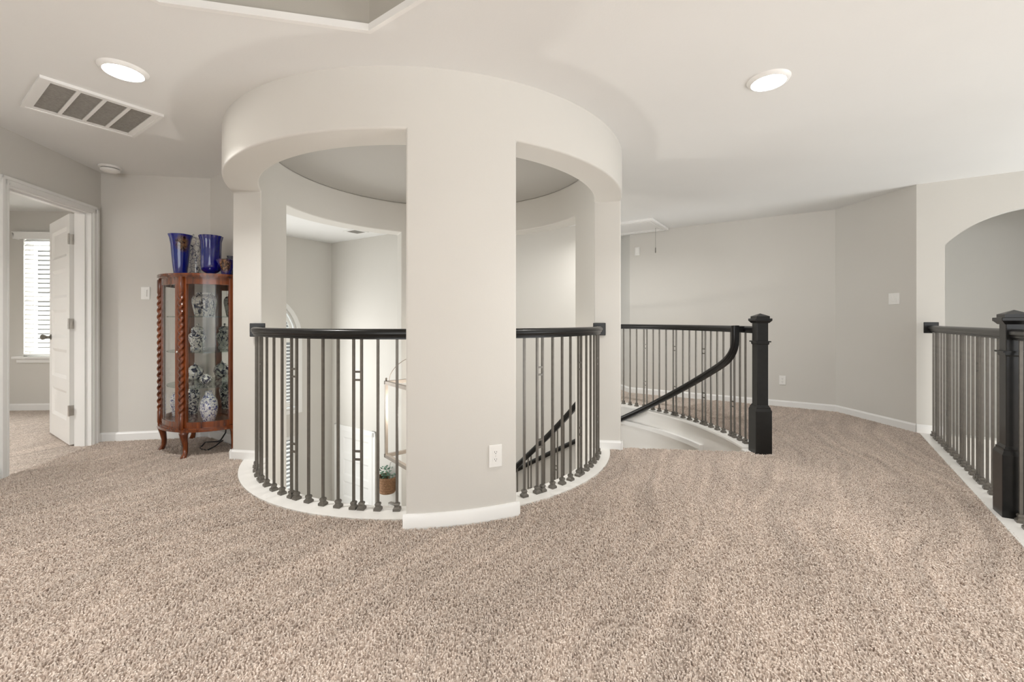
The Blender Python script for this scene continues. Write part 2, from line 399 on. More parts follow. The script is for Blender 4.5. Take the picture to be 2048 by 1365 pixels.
# ceiling -----------------------------------------------------------
def e(a, b): q = E1 * a + E2 * b; return (q.x, q.y)
tray = [e(1.254, -1.684), e(1.254, 0.0), e(0.65, 0.6), e(-1.0, 0.6), e(-1.6, 0.0), e(-1.6, -1.684), e(-1.0, -2.257), e(0.634, -2.257)]
circ = [polar(t, 1.50)[:2] for t in arcs(0, 357, 3)]
tc0 = (sum(p[0] for p in tray) / 8, sum(p[1] for p in tray) / 8)
def sc(poly, k): return [(tc0[0] + (p[0] - tc0[0]) * k, tc0[1] + (p[1] - tc0[1]) * k) for p in poly]
struct('ceiling', prism([(-7, -5.5), (8.2, -5.5), (8.2, 8.4), (-7, 8.4)], ZC, ZC + 0.10, [tray, circ]), M_ceil,
       'off-white textured ceiling over the landing', 'ceiling')
struct('ceiling_tray', join(prism(sc(tray, 1.03), ZC + 0.001, ZC + 0.36, [sc(tray, 0.996)]), prism(sc(tray, 1.03), ZC + 0.36, ZC + 0.42)), M_tray_shaded,
       'recessed tray with painted-in shade in the ceiling, top edge of the photo', 'ceiling')
struct('trim_tray', prism(sc(tray, 1.004), ZC - 0.003, ZC + 0.030, [sc(tray, 0.990)]), M_trim, 'white moulding around the ceiling tray', 'trim')
struct('ceiling_rotunda', prism([polar(t, 1.55)[:2] for t in arcs(0, 357, 3)], 2.50, 2.56), M_dome_shaded, 'round ceiling inside the rotunda', 'ceiling')

# rotunda wall --------------------------------------------------------
PIERS = [(-8.4, 19.4), (86.0, 117.6), (177.8, 201.5), (274.0, 295.7)]
ths = sorted(set([round(t, 2) for t in arcs(-8.4, 351.6, 1.5)] + [a for p in PIERS for a in p] + [351.6]))
ths = [t for i, t in enumerate(ths) if t >= -8.4 and not any(0 < abs(t - a) < 0.5 for p in PIERS for a in p)]
def rsolid(th, z):
    for a, b in PIERS:
        if a <= th <= b or a <= th - 360 <= b: return True
    near = th > 201.5
    if near: return z < -0.03 or z > 2.11
    return z > 2.152
rV, rF = polar_solid(ths, [ZF, -0.03, 2.11, 2.152, 2.50], RIN, ROUT, rsolid)
for i_, (x_, y_, z_) in enumerate(rV):           # the left pier's inner side is not quite radial
    a_ = math.degrees(math.atan2(y_ - CY, x_ - CX)) % 360
    if math.hypot(x_ - CX, y_ - CY) > 1.5 and 188 < a_ < 215:
        a_ = 188 + (a_ - 188) * 9 / 13.5 if a_ <= 201.5 else 197 + (a_ - 201.5) * 18 / 13.5
        rV[i_] = polar(a_, ROUT, z_)
rot = struct('wall_rotunda', (rV, rF), M_wall,
             'round drum wall with tall openings around the stairwell', 'wall', smooth=35)
bv = rot.modifiers.new('soft_corners', 'BEVEL'); bv.width = 0.012; bv.segments = 2; bv.limit_method = 'ANGLE'; bv.angle_limit = math.radians(50)
bv.harden_normals = True

def ring(name, a, b, r0, r1, z0, z1, m, label, cat='trim'):
    return struct(name, polar_solid(arcs(a, b, 1.5), [z0, z1], r0, r1, lambda t, z: True), m, label, cat, smooth=35)
ring('trim_1', 199.5, 273.8, 1.345, 1.515, -0.03, 0.012, M_curb, 'white curved curb under the left rotunda railing')
ring('trim_2', 295.9, 351.4, 1.345, 1.515, -0.03, 0.012, M_curb, 'white curved curb under the right rotunda railing')

# baseboards -----------------------------------------------------------
def basev(p0, p1, z=0.0, h=0.082, t=0.014):
    prof = [(0, 0), (t, 0), (t, h - 0.016), (t * 0.55, h - 0.006), (t * 0.4, h), (0, h)]
    d = (Vector(p1) - Vector(p0)).normalized(); n = Vector((-d.y, d.x))
    V = []
    for p in (p0, p1):
        for a, b in prof: q = Vector(p) + n * a; V.append((q.x, q.y, z + b))
    m = len(prof)
    return V, [tuple(range(m)), tuple(range(m, 2 * m))] + [(i, (i + 1) % m, (i + 1) % m + m, i + m) for i in range(m)]
def base(name, p0, p1, label):
    return struct(name, basev(p0, p1), M_trim, label, 'baseboard')

# ------------------------------------------------------------------ walls (room on the left of p0 -> p1)
AL = math.hypot(A1[0] - A0[0], A1[1] - A0[1])
def ts(t): return t                            # distance from the corner A1 along the door wall
dL, dR = 0.905, 0.100                          # door opening, measured from the corner
struct('wall_left', wallv(A1, A0, -0.02, ZC, 0.12, [rect(dR, dL, -0.01, 2.06)]), M_wall, 'greige wall with the open bedroom doorway', 'wall')
struct('wall_left_end', wallv(B1, A1, -0.02, ZC, 0.12), M_wall, 'greige wall with a light switch left of the curio cabinet', 'wall')
BP = tuple(Vector(B1) + D33 * 0.80)
struct('wall_cabinet', wallv(BP, B1, ZF, ZC, 0.10), M_wall, 'narrow greige wall behind the curio cabinet', 'wall')
struct('wall_right', wallv(Q2, Q3, ZF, ZC, 0.12), M_wall, 'long greige wall with an outlet behind the newel post', 'wall')
struct('wall_right_short', wallv(Q1, Q2, ZF, ZC, 0.12), M_wall, 'greige wall with a double switch at the right', 'wall')
struct('wall_far_hall', wallv(Q3, Q4, -0.02, ZC, 0.12), M_wall, 'sliver of greige wall beyond the attic hatch', 'wall')
struct('wall_far_hall_end', wallv(Q4, (0.30, 7.53), -0.02, ZC, 0.12), M_wall, 'end wall of the far passage', 'wall')

# arched wall over the great-room void
AW = Vector(WEND) - Vector(Q1); AWL = AW.length
arch = [(0.2025, 0.0), (1.4975, 0.0)]
a0 = math.acos(0.6475 / 0.85)
for i in range(25):
    t = a0 + (PI - 2 * a0) * i / 24
    arch.append((0.85 + 0.85 * math.cos(t), 2.125 - 0.85 + 0.85 * math.sin(t)))
struct('wall_arch', wallv(WEND, Q1, ZF, ZC, 0.12, [[(AWL - s, z) for s, z in reversed(arch)]]), M_wall, 'pale wall with an arched opening at the far right', 'wall')
gA = Vector(Q1) + Vector((-D33.y, D33.x)) * 1.3 - D33 * 0.0
struct('wall_beyond_arch', wallv(tuple(gA + D33 * 4.2), tuple(gA - D33 * 0.0), ZF, ZC, 0.12), M_wall, 'shaded grey wall seen through the arch', 'wall')
struct('wall_great_room', wallv((7.6, -5.3), (7.6, 4.6), ZF, ZC, 0.12, [rect(4.0, 7.4, -2.4, 1.4)]), M_wall, 'outer wall of the great room with a tall window', 'wall')
struct('wall_rear', join(wallv((-5.0, -5.3), (7.6, -5.3), ZF, ZC, 0.12, [rect(0.15, 8.65, 0.25, 2.25)]), wallv((-5.0, -1.4), (-5.0, -5.3), ZF, ZC, 0.12), wallv(A0, (-5.0, -1.4), 0, ZC, 0.12)), M_wall, 'wall behind the camera with a wide window', 'wall')
struct('wall_below_balcony', join(wallv(V2, V1, ZF, -0.28, 0.10), wallv(V1, (3.935, 4.10), ZF, -0.28, 0.10)), M_wall, 'wall under the right-hand balcony edge', 'wall')

# foyer shell
def fs(px): return ray(px, FC, tuple(Vector(FC) + D33))
struct('wall_foyer_door', wallv(tuple(Vector(FC) + D33 * 1.86), FC, ZF, ZC, 0.12, [rect(1.86 - 1.069, 1.86 - 0.203, ZF, -0.76)]), M_wall, 'foyer wall with the tall white closet door', 'wall')
DW = (Vector(FLW) - Vector(FC)); LW = DW.length
WS0, WS1 = 0.60, 1.94                          # window opening along the window wall
def archwin(s0, s1, zb, zs, n=20):
    r = (s1 - s0) / 2; c = (s0 + s1) / 2
    return [(s0, zb), (s1, zb)] + [(c + r * math.cos(PI * i / n), zs + r * math.sin(PI * i / n)) for i in range(n + 1)]
struct('wall_foyer_window', wallv(FC, FLW, ZF, ZC, 0.14, [archwin(WS0, WS1, -0.33, 0.82), rect(WS0, WS1, -2.7, -0.74)]), M_wall, 'foyer wall with an arched window over a square one', 'wall')
fn0 = Vector(BP) + Vector((-D33.y, D33.x)) * 0.10; fnd = Vector((-D33.x, -D33.y))
struct('wall_foyer_near', wallv(tuple(Vector(FLW) + Vector((0.02, 0.02))), tuple(Vector((-2.20, 3.72))), ZF, ZC, 0.04), M_wall, 'foyer side of the cabinet wall', 'wall')
struct('wall_stair_curve', polar_solid(arcs(49, 112, 1.5), [ZF, ZC], 2.70, 2.82, lambda t, z: True), M_wall, 'tall curved wall along the outside of the stairs', 'wall', smooth=35)
struct('wall_stair_fascia', polar_solid(arcs(-7, 49, 1.5), [ZF, -0.005], 2.685, 2.80, lambda t, z: True), M_curb, 'white curved face below the stair balustrade', 'wall', smooth=35)
ring('trim_3', -4, 49, 2.655, 2.83, -0.004, 0.014, M_curb, 'white curved curb under the stair balustrade')
ring('trim_4', 12.0, 49, 2.645, 2.685, -0.225, -0.175, M_trim, 'white moulding along the curved stair face')
ring('trim_5', 11.4, 12.0, 2.645, 2.685, -0.75, -0.175, M_trim, 'white end piece of the stair moulding')
struct('wall_stair_head', wallv(polar(-6.6, 1.62)[:2], polar(-6.6, 2.69)[:2], ZF, -0.20, 0.08), M_curb, 'riser wall below the top stair', 'wall')

# bedroom shell
bwl = (-6.25, 5.235); bwr = (-4.75, 5.32)
bs = lambda px: ray(px, bwl, bwr)
BS0, BS1 = bs(47), bs(47) + 0.92
struct('wall_bedroom_window', wallv(bwr, bwl, -0.02, ZC, 0.14, [rect(1.502 - BS1, 1.502 - BS0, 0.66, 2.15)]), M_wall, 'pale bedroom wall with a blinded window', 'wall')
struct('wall_bedroom_left', wallv(bwl, (-6.25, -1.2), -0.02, ZC, 0.12), M_wall, 'bedroom wall at the far left', 'wall')
struct('wall_bedroom_right', wallv((-3.86, 3.985), (-4.75, 4.95), -0.02, ZC, 0.03), M_wall, 'bedroom wall hidden behind the open door', 'wall')
struct('wall_bedroom_right_end', wallv((-4.75, 4.95), bwr, -0.02, ZC, 0.03), M_wall, 'short bedroom wall behind the door', 'wall')

# baseboards
base('baseboard_left', A1, along(A1, A0, 0.045), 'white baseboard sliver beside the bedroom door casing')
base('baseboard_left_front', along(A1, A0, 0.965), A0, 'white baseboard left of the bedroom doorway')
base('baseboard_left_end', B1, A1, 'white baseboard under the light switch wall')
base('baseboard_cabinet', tuple(Vector(B1) + D33 * 0.78), B1, 'white baseboard behind the curio cabinet')
base('baseboard_right', Q2, Q3, 'long white baseboard on the right back wall')
base('baseboard_right_short', Q1, Q2, 'white baseboard under the double switch')
base('baseboard_far_hall', Q3, Q4, 'white baseboard in the far passage')
base('baseboard_arch', along(Q1, WEND, 0.19), Q1, 'short white baseboard left of the arch')
base('baseboard_bedroom', bwr, bwl, 'white baseboard under the bedroom window')
def curve_base(name, a, b, label, r0=ROUT, r1=ROUT + 0.014):
    h = [(r0, 0.0), (r1, 0.0), (r1, 0.066), (r0 + 0.008, 0.076), (r0 + 0.006, 0.082), (r0, 0.082)]
    T = arcs(a, b, 1.5); V = [polar(t, r, z) for t in T for r, z in h]; m = len(h)
    Fc = [(i * m + j, i * m + (j + 1) % m, (i + 1) * m + (j + 1) % m, (i + 1) * m + j) for i in range(len(T) - 1) for j in range(m)]
    Fc += [tuple(range(m)), tuple((len(T) - 1) * m + j for j in range(m))]
    return struct(name, (V, Fc), M_trim, label, 'baseboard', smooth=35)
curve_base('baseboard_pillar', 273.5, 296.2, 'curved white baseboard at the foot of the near pillar')
curve_base('baseboard_rotunda_left', 191, 197.6, 'white baseboard at the foot of the left rotunda pier')
curve_base('baseboard_rotunda_right', -9.1, -6.6, 'white baseboard at the foot of the right rotunda pier')
# jamb baseboards of the two side piers
def jamb_base(name, th, s, label):
    p = polar(th, RIN + 0.015)[:2]; q = polar(th, ROUT + 0.012)[:2]
    return struct(name, basev(p, q) if s > 0 else basev(q, p), M_trim, label, 'baseboard')
struct('baseboard_rotunda_left_jamb', basev(polar(201.4, RIN + 0.012)[:2], polar(196.9, ROUT + 0.014)[:2]), M_trim, 'white baseboard on the inner side of the left rotunda pier', 'baseboard')
jamb_base('baseboard_rotunda_right_jamb', -8.4, -1, 'white baseboard on the inner side of the right rotunda pier')

# ------------------------------------------------------------------ staircase
st = tag(empty('staircase', polar(30, 2.1, ZF)), 'curved carpeted stairs winding down behind the rotunda', 'stairs')
for i in range(17):
    a = -6.5 + 6.5 * i; z = -0.178 * (i + 1)
    V, Fc = polar_solid(arcs(a, a + 6.5, 2.2), [z - 0.178, z], 1.62, 2.68, lambda t, zz: True)
    o = obj('step', (V, Fc), M_carpet, None); o.parent = st; o.matrix_parent_inverse = Matrix.Translation(-Vector(polar(30, 2.1, ZF)))
def par(o, p):
    o.parent = p; o.matrix_parent_inverse = Matrix.Translation(-Vector(p.location)) if p.rotation_euler.z == 0 else p.matrix_basis.inverted()
    return o

# ------------------------------------------------------------------ railings
RPROF = [(-0.016, -0.060), (-0.016, -0.050), (-0.024, -0.046), (-0.026, -0.036), (-0.032, -0.030), (-0.033, -0.016), (-0.027, -0.006), (-0.014, 0.0),
         (0.014, 0.0), (0.027, -0.006), (0.033, -0.016), (0.032, -0.030), (0.026, -0.036), (0.024, -0.046), (0.016, -0.050), (0.016, -0.060)]
RT = 1.052                                      # top of the level handrails
BAR = mesh('baluster', *boxv((0, 0, 0.5), (0.0130, 0.0130, 1.0)))
SHOE = mesh('shoe', *join(boxv((0, 0, 0.007), (0.040, 0.040, 0.014)), boxv((0, 0, 0.019), (0.036, 0.036, 0.010), taper=0.62),
                          boxv((0, 0, 0.030), (0.024, 0.024, 0.012), taper=1.25), boxv((0, 0, 0.040), (0.030, 0.030, 0.008), taper=0.75)))
for me in (BAR, SHOE): me.materials.append(M_iron)

def baluster(root, x, y, rz, z0=0.012, z1=RT - 0.052, shoe=True):
    o = link('baluster', BAR, None); o.location = (x, y, z0); o.rotation_euler = (0, 0, rz); o.scale = (1, 1, z1 - z0)
    par(o, root)
    if shoe:
        s = link('shoe', SHOE, None, o); s.scale = (1, 1, 1 / (z1 - z0))
    return o
def rungs(b0, b1, zs, z0=0.012):
    p, q = Vector(b0.location), Vector(b1.location); d = (q - p); L = d.length; mid = (p + q) / 2
    a = math.atan2(d.y, d.x)
    for z in zs:
        o = obj('rung', boxv((0, 0, 0), (L, 0.011, 0.011)), M_iron)
        o.location = (mid.x, mid.y, b0.location.z + z - z0); o.rotation_euler = (0, 0, a)
        o.parent = b1; o.matrix_parent_inverse = (Matrix.Translation(b1.location) @ Matrix.Rotation(b1.rotation_euler.z, 4, 'Z') @ Matrix.Diagonal((1, 1, b1.scale.z, 1))).inverted()
RZ = (0.804, 0.757, 0.345, 0.298)
def rail_arc(root, name, a, b, R, z=RT):
    T = arcs(a, b, 1.5)
    return par(obj(name, sweep([polar(t, R, z) for t in T], [Vector(polar(t, 1)) - Vector((CX, CY, 0)) for t in T], RPROF), M_black, None, 40), root)
def rosette(root, c, n, s=0.105, t=0.018):
    """square wall plate at c facing direction n (plan angle, degrees)"""
    return par(obj('rosette', bevbox(c, (t, s, s), 0.004, math.radians(n)), M_black), root)

def round_railing(label, R, singles, pairs, a, b):
    root = tag(empty('rotunda_railing', polar((a + b) / 2, R, 0.012)), label, 'railing', 'rotunda railings')
    rail_arc(root, 'handrail', a, b, R)
    for t in singles:
        x, y, _ = polar(t, R); baluster(root, x, y, math.radians(t))
    for t0, t1 in pairs:
        x, y, _ = polar(t0, R); b0 = baluster(root, x, y, math.radians(t0)); x, y, _ = polar(t1, R); b1 = baluster(root, x, y, math.radians(t1))
        rungs(b0, b1, RZ)
    for t, s in ((a, 90), (b, -90)): rosette(root, polar(t + (0.35 if s > 0 else -0.35), R + 0.005, RT - 0.025), t + s)
    return root
round_railing('black handrail on iron balusters curving left of the near pillar', 1.405,
              [-151, -146.6, -142, -132, -127.4, -123.2, -112.9, -108.4, -104.1, -94.0, -89.5],
              [(-137.9, -136.2), (-119.1, -117.1), (-100, -98)], 201.6 - 360, 273.9 - 360)
round_railing('black handrail on iron balusters curving right of the near pillar', 1.425,
              [-58.4, -49.0, -45.2, -41.4, -31.9, -28.3, -24.5, -14.6], [(-54.4, -52.6), (-37.2, -35.5), (-20.8, -19.0)], 295.8 - 360, -8.5)

def newel(root, x, y, rz, z0=0.0):
    c = lambda z: (0, 0, z)
    sh = obj('newel_post', bevbox(c(0.73), (0.088, 0.088, 0.80), 0.003), M_black); sh.location = (x, y, z0); sh.rotation_euler = (0, 0, rz); par(sh, root)
    obj('newel_base', join(bevbox(c(0.18), (0.128, 0.128, 0.36), 0.003), boxv(c(0.368), (0.128, 0.128, 0.02), taper=0.88), boxv(c(0.384), (0.112, 0.112, 0.012)),
                           boxv(c(0.398), (0.104, 0.104, 0.016), taper=0.86)), M_black, sh)
    obj('newel_collar', join(boxv(c(0.915), (0.098, 0.098, 0.014)), boxv(c(0.927), (0.118, 0.118, 0.010)), boxv(c(0.905), (0.090, 0.090, 0.008), taper=1.1)), M_black, sh)
    obj('newel_cap', join(boxv(c(1.088), (0.098, 0.098, 0.018), taper=1.28), bevbox(c(1.107), (0.132, 0.132, 0.020), 0.003), boxv(c(1.126), (0.104, 0.104, 0.018)),
                          boxv(c(1.147), (0.104, 0.104, 0.024), taper=0.02)), M_black, sh)
    return sh

# stair balustrade with its newel and the descending handrail
def hit(px, R, s=1):
    t = (px - 1024) / FPX; a = t * t + 1; b = -2 * (t * CX + CY); c = CX * CX + CY * CY - R * R
    Y = (-b + s * math.sqrt(b * b - 4 * a * c)) / (2 * a); return t * Y, Y, math.degrees(math.atan2(Y - CY, t * Y - CX))
RG = 2.735
NX, NY = 2.055, 3.552
sb = tag(empty('stair_balustrade', (NX, NY, 0.0)), 'black rail and iron balusters curving from the square newel post around the stairs', 'railing')
newel(sb, NX, NY, math.radians(-4))
rail_arc(sb, 'handrail', -5.6, 49.2, RG)
def angs(pxs): return [hit(p, RG)[2] for p in pxs]
for t in angs([1491, 1480, 1447, 1434.5, 1422, 1392, 1379, 1366, 1332, 1318.5, 1306, 1273, 1260, 1247]) + [41.6, 44.0, 46.5]:
    x, y, _ = polar(t, RG); baluster(sb, x, y, math.radians(t), 0.014)
for p, q in ((1469, 1462), (1411, 1405), (1352.5, 1346.5), (1293.5, 1287.5)):
    t0, t1 = angs([p, q]); x, y, _ = polar(t0, RG); b0 = baluster(sb, x, y, math.radians(t0), 0.014)
    x, y, _ = polar(t1, RG); b1 = baluster(sb, x, y, math.radians(t1), 0.014); rungs(b0, b1, RZ, 0.014)
RS = 2.635
gn = [(1467.7, 651), (1468, 668), (1468, 686), (1466.5, 698), (1461, 710), (1451, 722), (1436, 733), (1415, 746), (1384.6, 764.6), (1345, 787), (1305.5, 808), (1266, 827.5), (1241, 838.5)]
gp = []
for px, py in gn:
    X, Y, th = hit(px, RS); gp.append((th, CAMZ - (py - 5 - HOR) * Y / FPX))
gp[0] = (gp[0][0], RT + 0.002)
zl = gp[-1]
for th in arcs(zl[0] + 3, 104, 3): gp.append((th, zl[1] - 0.0272 * (th - zl[0])))
# smooth by midpoint subdivision once
g2 = []
for i in range(len(gp) - 1):
    g2 += [gp[i], ((gp[i][0] + gp[i + 1][0]) / 2, (gp[i][1] + gp[i + 1][1]) / 2)]
g2.append(gp[-1])
g3 = [g2[0]] + [((g2[i - 1][0] + 2 * g2[i][0] + g2[i + 1][0]) / 4, (g2[i - 1][1] + 2 * g2[i][1] + g2[i + 1][1]) / 4) for i in range(1, len(g2) - 1)] + [g2[-1]]
par(obj('stair_handrail', sweep([polar(t, RS, z) for t, z in g3], [Vector(polar(t, 1)) - Vector((CX, CY, 0)) for t, z in g3], RPROF), M_black, None, 40), sb)
par(obj('gooseneck_cap', join(boxv(polar(g3[0][0], (RS + RG) / 2, RT - 0.028), (0.10, 0.06, 0.05), math.radians(g3[0][0]))), M_black), sb)

# inner stair railing
RI = 1.70
ir = tag(empty('inner_stair_railing', polar(60, RI, -1.9)), 'black rail with thin balusters descending behind the right rotunda opening', 'railing')
def zin(t): return 0.165 - 0.0295 * (t - 35.6)
T = arcs(19.8, 104, 2)
par(obj('handrail', sweep([polar(t, RI, zin(t)) for t in T], [Vector(polar(t, 1)) - Vector((CX, CY, 0)) for t in T], RPROF), M_black, None, 40), ir)
k = 0; prev = None
for i in range(25):
    t = 22 + 3.25 * i
    x, y, _ = polar(t, RI); zt = -0.178 * (int((t + 6.5) / 6.5) + 1)
    b = baluster(ir, x, y, math.radians(t), zt + 0.0, zin(t) - 0.05)
    if i % 4 == 3:
        x, y, _ = polar(t + 1.4, RI); b1 = baluster(ir, x, y, math.radians(t), zt, zin(t + 1.4) - 0.05); rungs(b, b1, RZ, 0.0)

# balcony railing at the right
G0 = Vector((3.985, 4.065)); NR = Vector((2.792, 2.385)); gd = (NR - G0).normalized(); gn2 = Vector((gd.y, -gd.x)); GE = Vector(V1) + Vector((0.06, -0.0))
gr = tag(empty('balcony_railing', (NR.x, NR.y, 0.0)), 'black rail, close iron balusters and newel post at the right balcony edge', 'railing')
newel(gr, NR.x, NR.y, math.radians(58))
def straight(root, p, q, name='handrail', z=RT):
    s = Vector((-(q - p).normalized().y, (q - p).normalized().x, 0))
    return par(obj(name, sweep([(p.x, p.y, z), (q.x, q.y, z)], [s, s], RPROF), M_black, None, 40), root)
GEND = NR + gd * 1.15
straight(gr, G0, NR + gd * -0.03); straight(gr, NR + gd * 0.03, GEND)
rosette(gr, (G0.x + 0.0, G0.y + 0.012, RT - 0.02), math.degrees(math.atan2(D33.y, D33.x)) + 90)
LG = (NR - G0).length; ga = math.atan2(gd.y, gd.x)
nb = 21; j = 0
pos = []
s = 0.045
while s < LG - 0.09:
    pos.append(s); s += 0.104
for i, s in enumerate(pos):
    q = G0 + gd * s; b = baluster(gr, q.x, q.y, ga, 0.014)
    if i % 4 == 1:
        q = G0 + gd * (s + 0.045); b1 = baluster(gr, q.x, q.y, ga, 0.014); rungs(b, b1, RZ, 0.014)
for i in range(10):
    q = NR + gd * (0.10 + 0.10 * i); baluster(gr, q.x, q.y, ga, 0.014)
cr = Vector((gd.y, -gd.x))
def strip(p, q, a, b, z0, z1):
    return prism([tuple(p + cr * a), tuple(q + cr * a), tuple(q + cr * b), tuple(p + cr * b)], z0, z1)
struct('trim_6', strip(G0 - gd * 0.02, GEND + gd * 0.1, -0.07, 0.085, -0.02, 0.014), M_curb, 'white straight curb under the right balcony railing', 'trim')
struct('trim_7', prism([tuple(Vector((NX, NY)) + Vector((a, b))) for a, b in ((-0.105, -0.10), (0.09, -0.09), (0.09, 0.10), (-0.105, 0.10))], -0.01, 0.006), M_curb, 'thin white plate under the stair newel post', 'trim')

# ------------------------------------------------------------------ bedroom door
def wl(t, off, z): q = along(A1, A0, t, off); return (q.x, q.y, z)   # off > 0 into the hall
wang = math.atan2(A0[1] - A1[1], A0[0] - A1[0])
def wbox(t0, t1, o0, o1, z0, z1):
    q = along(A1, A0, (t0 + t1) / 2, (o0 + o1) / 2); return boxv((q.x, q.y, (z0 + z1) / 2), (abs(t1 - t0), abs(o1 - o0), z1 - z0), wang)
def casing(name, t0, t1, zb, zt, w, box, label):
    """stepped casing: two legs and a head around opening t0..t1 up to zt"""
    root = tag(empty(name, (0, 0, 0)), label, 'trim', kind='structure')
    for o0, o1, a in ((0.0, 0.012, 0.0), (0.012, 0.019, 0.022)):
        pass
    def piece(nm, x0, x1, z0, z1, vert, side):
        parts = [box(x0, x1, 0.0, 0.012, z0, z1)]
        if vert:
            if side < 0: parts.append(box(x0, x0 + 0.022, 0.012, 0.020, z0, z1)); parts.append(box(x1 - 0.014, x1 - 0.004, 0.012, 0.016, z0, z1))
            else: parts.append(box(x1 - 0.022, x1, 0.012, 0.020, z0, z1)); parts.append(box(x0 + 0.004, x0 + 0.014, 0.012, 0.016, z0, z1))
        else:
            parts.append(box(x0, x1, 0.012, 0.020, z1 - 0.022, z1)); parts.append(box(x0 + w, x1 - w, 0.012, 0.016, z0 + 0.004, z0 + 0.014))
        return obj(nm, join(*parts), M_trim, root)
    piece('casing_leg', t0 - w, t0, zb, zt + w, True, -1); piece('casing_leg', t1, t1 + w, zb, zt + w, True, 1); piece('casing_head', t0 - w, t1 + w, zt, zt + w, False, 0)
    return root
casing('trim_8', dR + 0.006, dL - 0.006, 0.0, 2.05, 0.058, wbox, 'white moulded casing around the bedroom doorway')
struct('trim_9', join(wbox(dR, dR + 0.018, -0.125, 0.002, 0, 2.06), wbox(dL - 0.018, dL, -0.125, 0.002, 0, 2.06), wbox(dR, dL, -0.125, 0.002, 2.042, 2.06),
                      wbox(dR + 0.018, dR + 0.030, -0.075, -0.04, 0, 2.042), wbox(dL - 0.030, dL - 0.018, -0.075, -0.04, 0, 2.042), wbox(dR, dL, -0.075, -0.04, 2.03, 2.042)), M_trim,
       'white jamb and stop inside the bedroom doorway', 'trim')

def panel_door(name, W, Hd, T, label, npan=5, kind='structure'):
    """slab with recessed stacked panels; local x from the hinge, y thickness, z up"""
    root = tag(empty(name), label, 'door', kind=kind)
    st_ = 0.105; rail = 0.105; bot = 0.20
    ph = (Hd - bot - rail * npan) / npan
    parts = [boxv((st_ / 2, 0, Hd / 2), (st_, T, Hd)), boxv((W - st_ / 2, 0, Hd / 2), (st_, T, Hd)), boxv((W / 2, 0, bot / 2), (W - 2 * st_, T, bot))]
    z = bot
    for i in range(npan):
        parts.append(boxv((W / 2, 0, z + ph + rail / 2), (W - 2 * st_, T, rail)))
        z += ph + rail
    obj('door_frame', join(*parts), M_trim, root)
    z = bot; w = W - 2 * st_; bvl = 0.028
    for i in range(npan):
        V, Fc = [], []
        for sgn in (-1, 1):
            n = len(V); y0, y1 = sgn * T / 2 * 0.98, sgn * (T / 2 - 0.012)
            for (x, zz, y) in ((st_, z, y0), (st_ + w, z, y0), (st_ + w, z + ph, y0), (st_, z + ph, y0),
                               (st_ + bvl, z + bvl, y1), (st_ + w - bvl, z + bvl, y1), (st_ + w - bvl, z + ph - bvl, y1), (st_ + bvl, z + ph - bvl, y1)):
                V.append((x, y, zz))
            Fc += [tuple(n + k for k in q) for q in ((0, 1, 5, 4), (1, 2, 6, 5), (2, 3, 7, 6), (3, 0, 4, 7), (4, 5, 6, 7))]
        me = bpy.data.meshes.new('door_panel'); me.from_pydata(V, [], Fc); me.update(); me.materials.append(M_trim)
        link('door_panel', me, None, root)
        z += ph + rail
    return root
DWid = 0.765
d1 = panel_door('door_1', DWid, 2.025, 0.040, 'white five-panel bedroom door standing open')
hx, hy, _ = wl(dR + 0.030, -0.135, 0)
hang = math.radians(146.0)
d1.location = (hx - 0.022, hy + 0.030, 0.012); d1.rotation_euler = (0, 0, hang)
def lever(side):
    y = side * 0.020
    rose = lathe([(0.026, 0), (0.026, 0.005), (0.02, 0.009), (0.011, 0.012), (0.011, 0.034)], 20)
    kn = lathe([(0.011, 0.030), (0.018, 0.036), (0.025, 0.047), (0.0265, 0.058), (0.022, 0.068), (0.010, 0.073)], 20)
    R = lambda vf: ([(DWid - 0.065 + v[0], y + side * v[2], 0.93 + v[1]) for v in vf[0]], vf[1])
    return R(join(rose, kn))
obj('door_knob', lever(1), M_knob, d1, 40); obj('door_knob', lever(-1), M_knob, d1, 40)
for z in (0.30, 1.06, 1.80):
    hg = obj('hinge', join(boxv((-0.0015, 0, z), (0.003, 0.036, 0.09)), tube([(-0.006, 0.026, z - 0.047), (-0.006, 0.026, z + 0.047)], 0.006, 10),
                           boxv((-0.024, 0.030, z), (0.036, 0.003, 0.09))), M_hinge, d1)

# far foyer closet door and casing
fdir0 = tuple(Vector(FC) + D33 * 1.86)
fang = math.atan2(D33.y, D33.x)
def fbox(t0, t1, o0, o1, z0, z1):
    q = along(FC, tuple(Vector(FC) + D33), (t0 + t1) / 2, -(o0 + o1) / 2); return boxv((q.x, q.y, (z0 + z1) / 2), (abs(t1 - t0), abs(o1 - o0), z1 - z0), fang)
casing('trim_10', 0.203, 1.069, ZF, -0.76, 0.09, fbox, 'white casing around the tall foyer closet door')
d2 = panel_door('door_2', 0.862, 2.43, 0.040, 'tall white six-panel closet door down in the foyer', 6)
q = along(FC, tuple(Vector(FC) + D33), 0.205, 0.03); d2.location = (q.x, q.y, ZF + 0.005); d2.rotation_euler = (0, 0, fang)

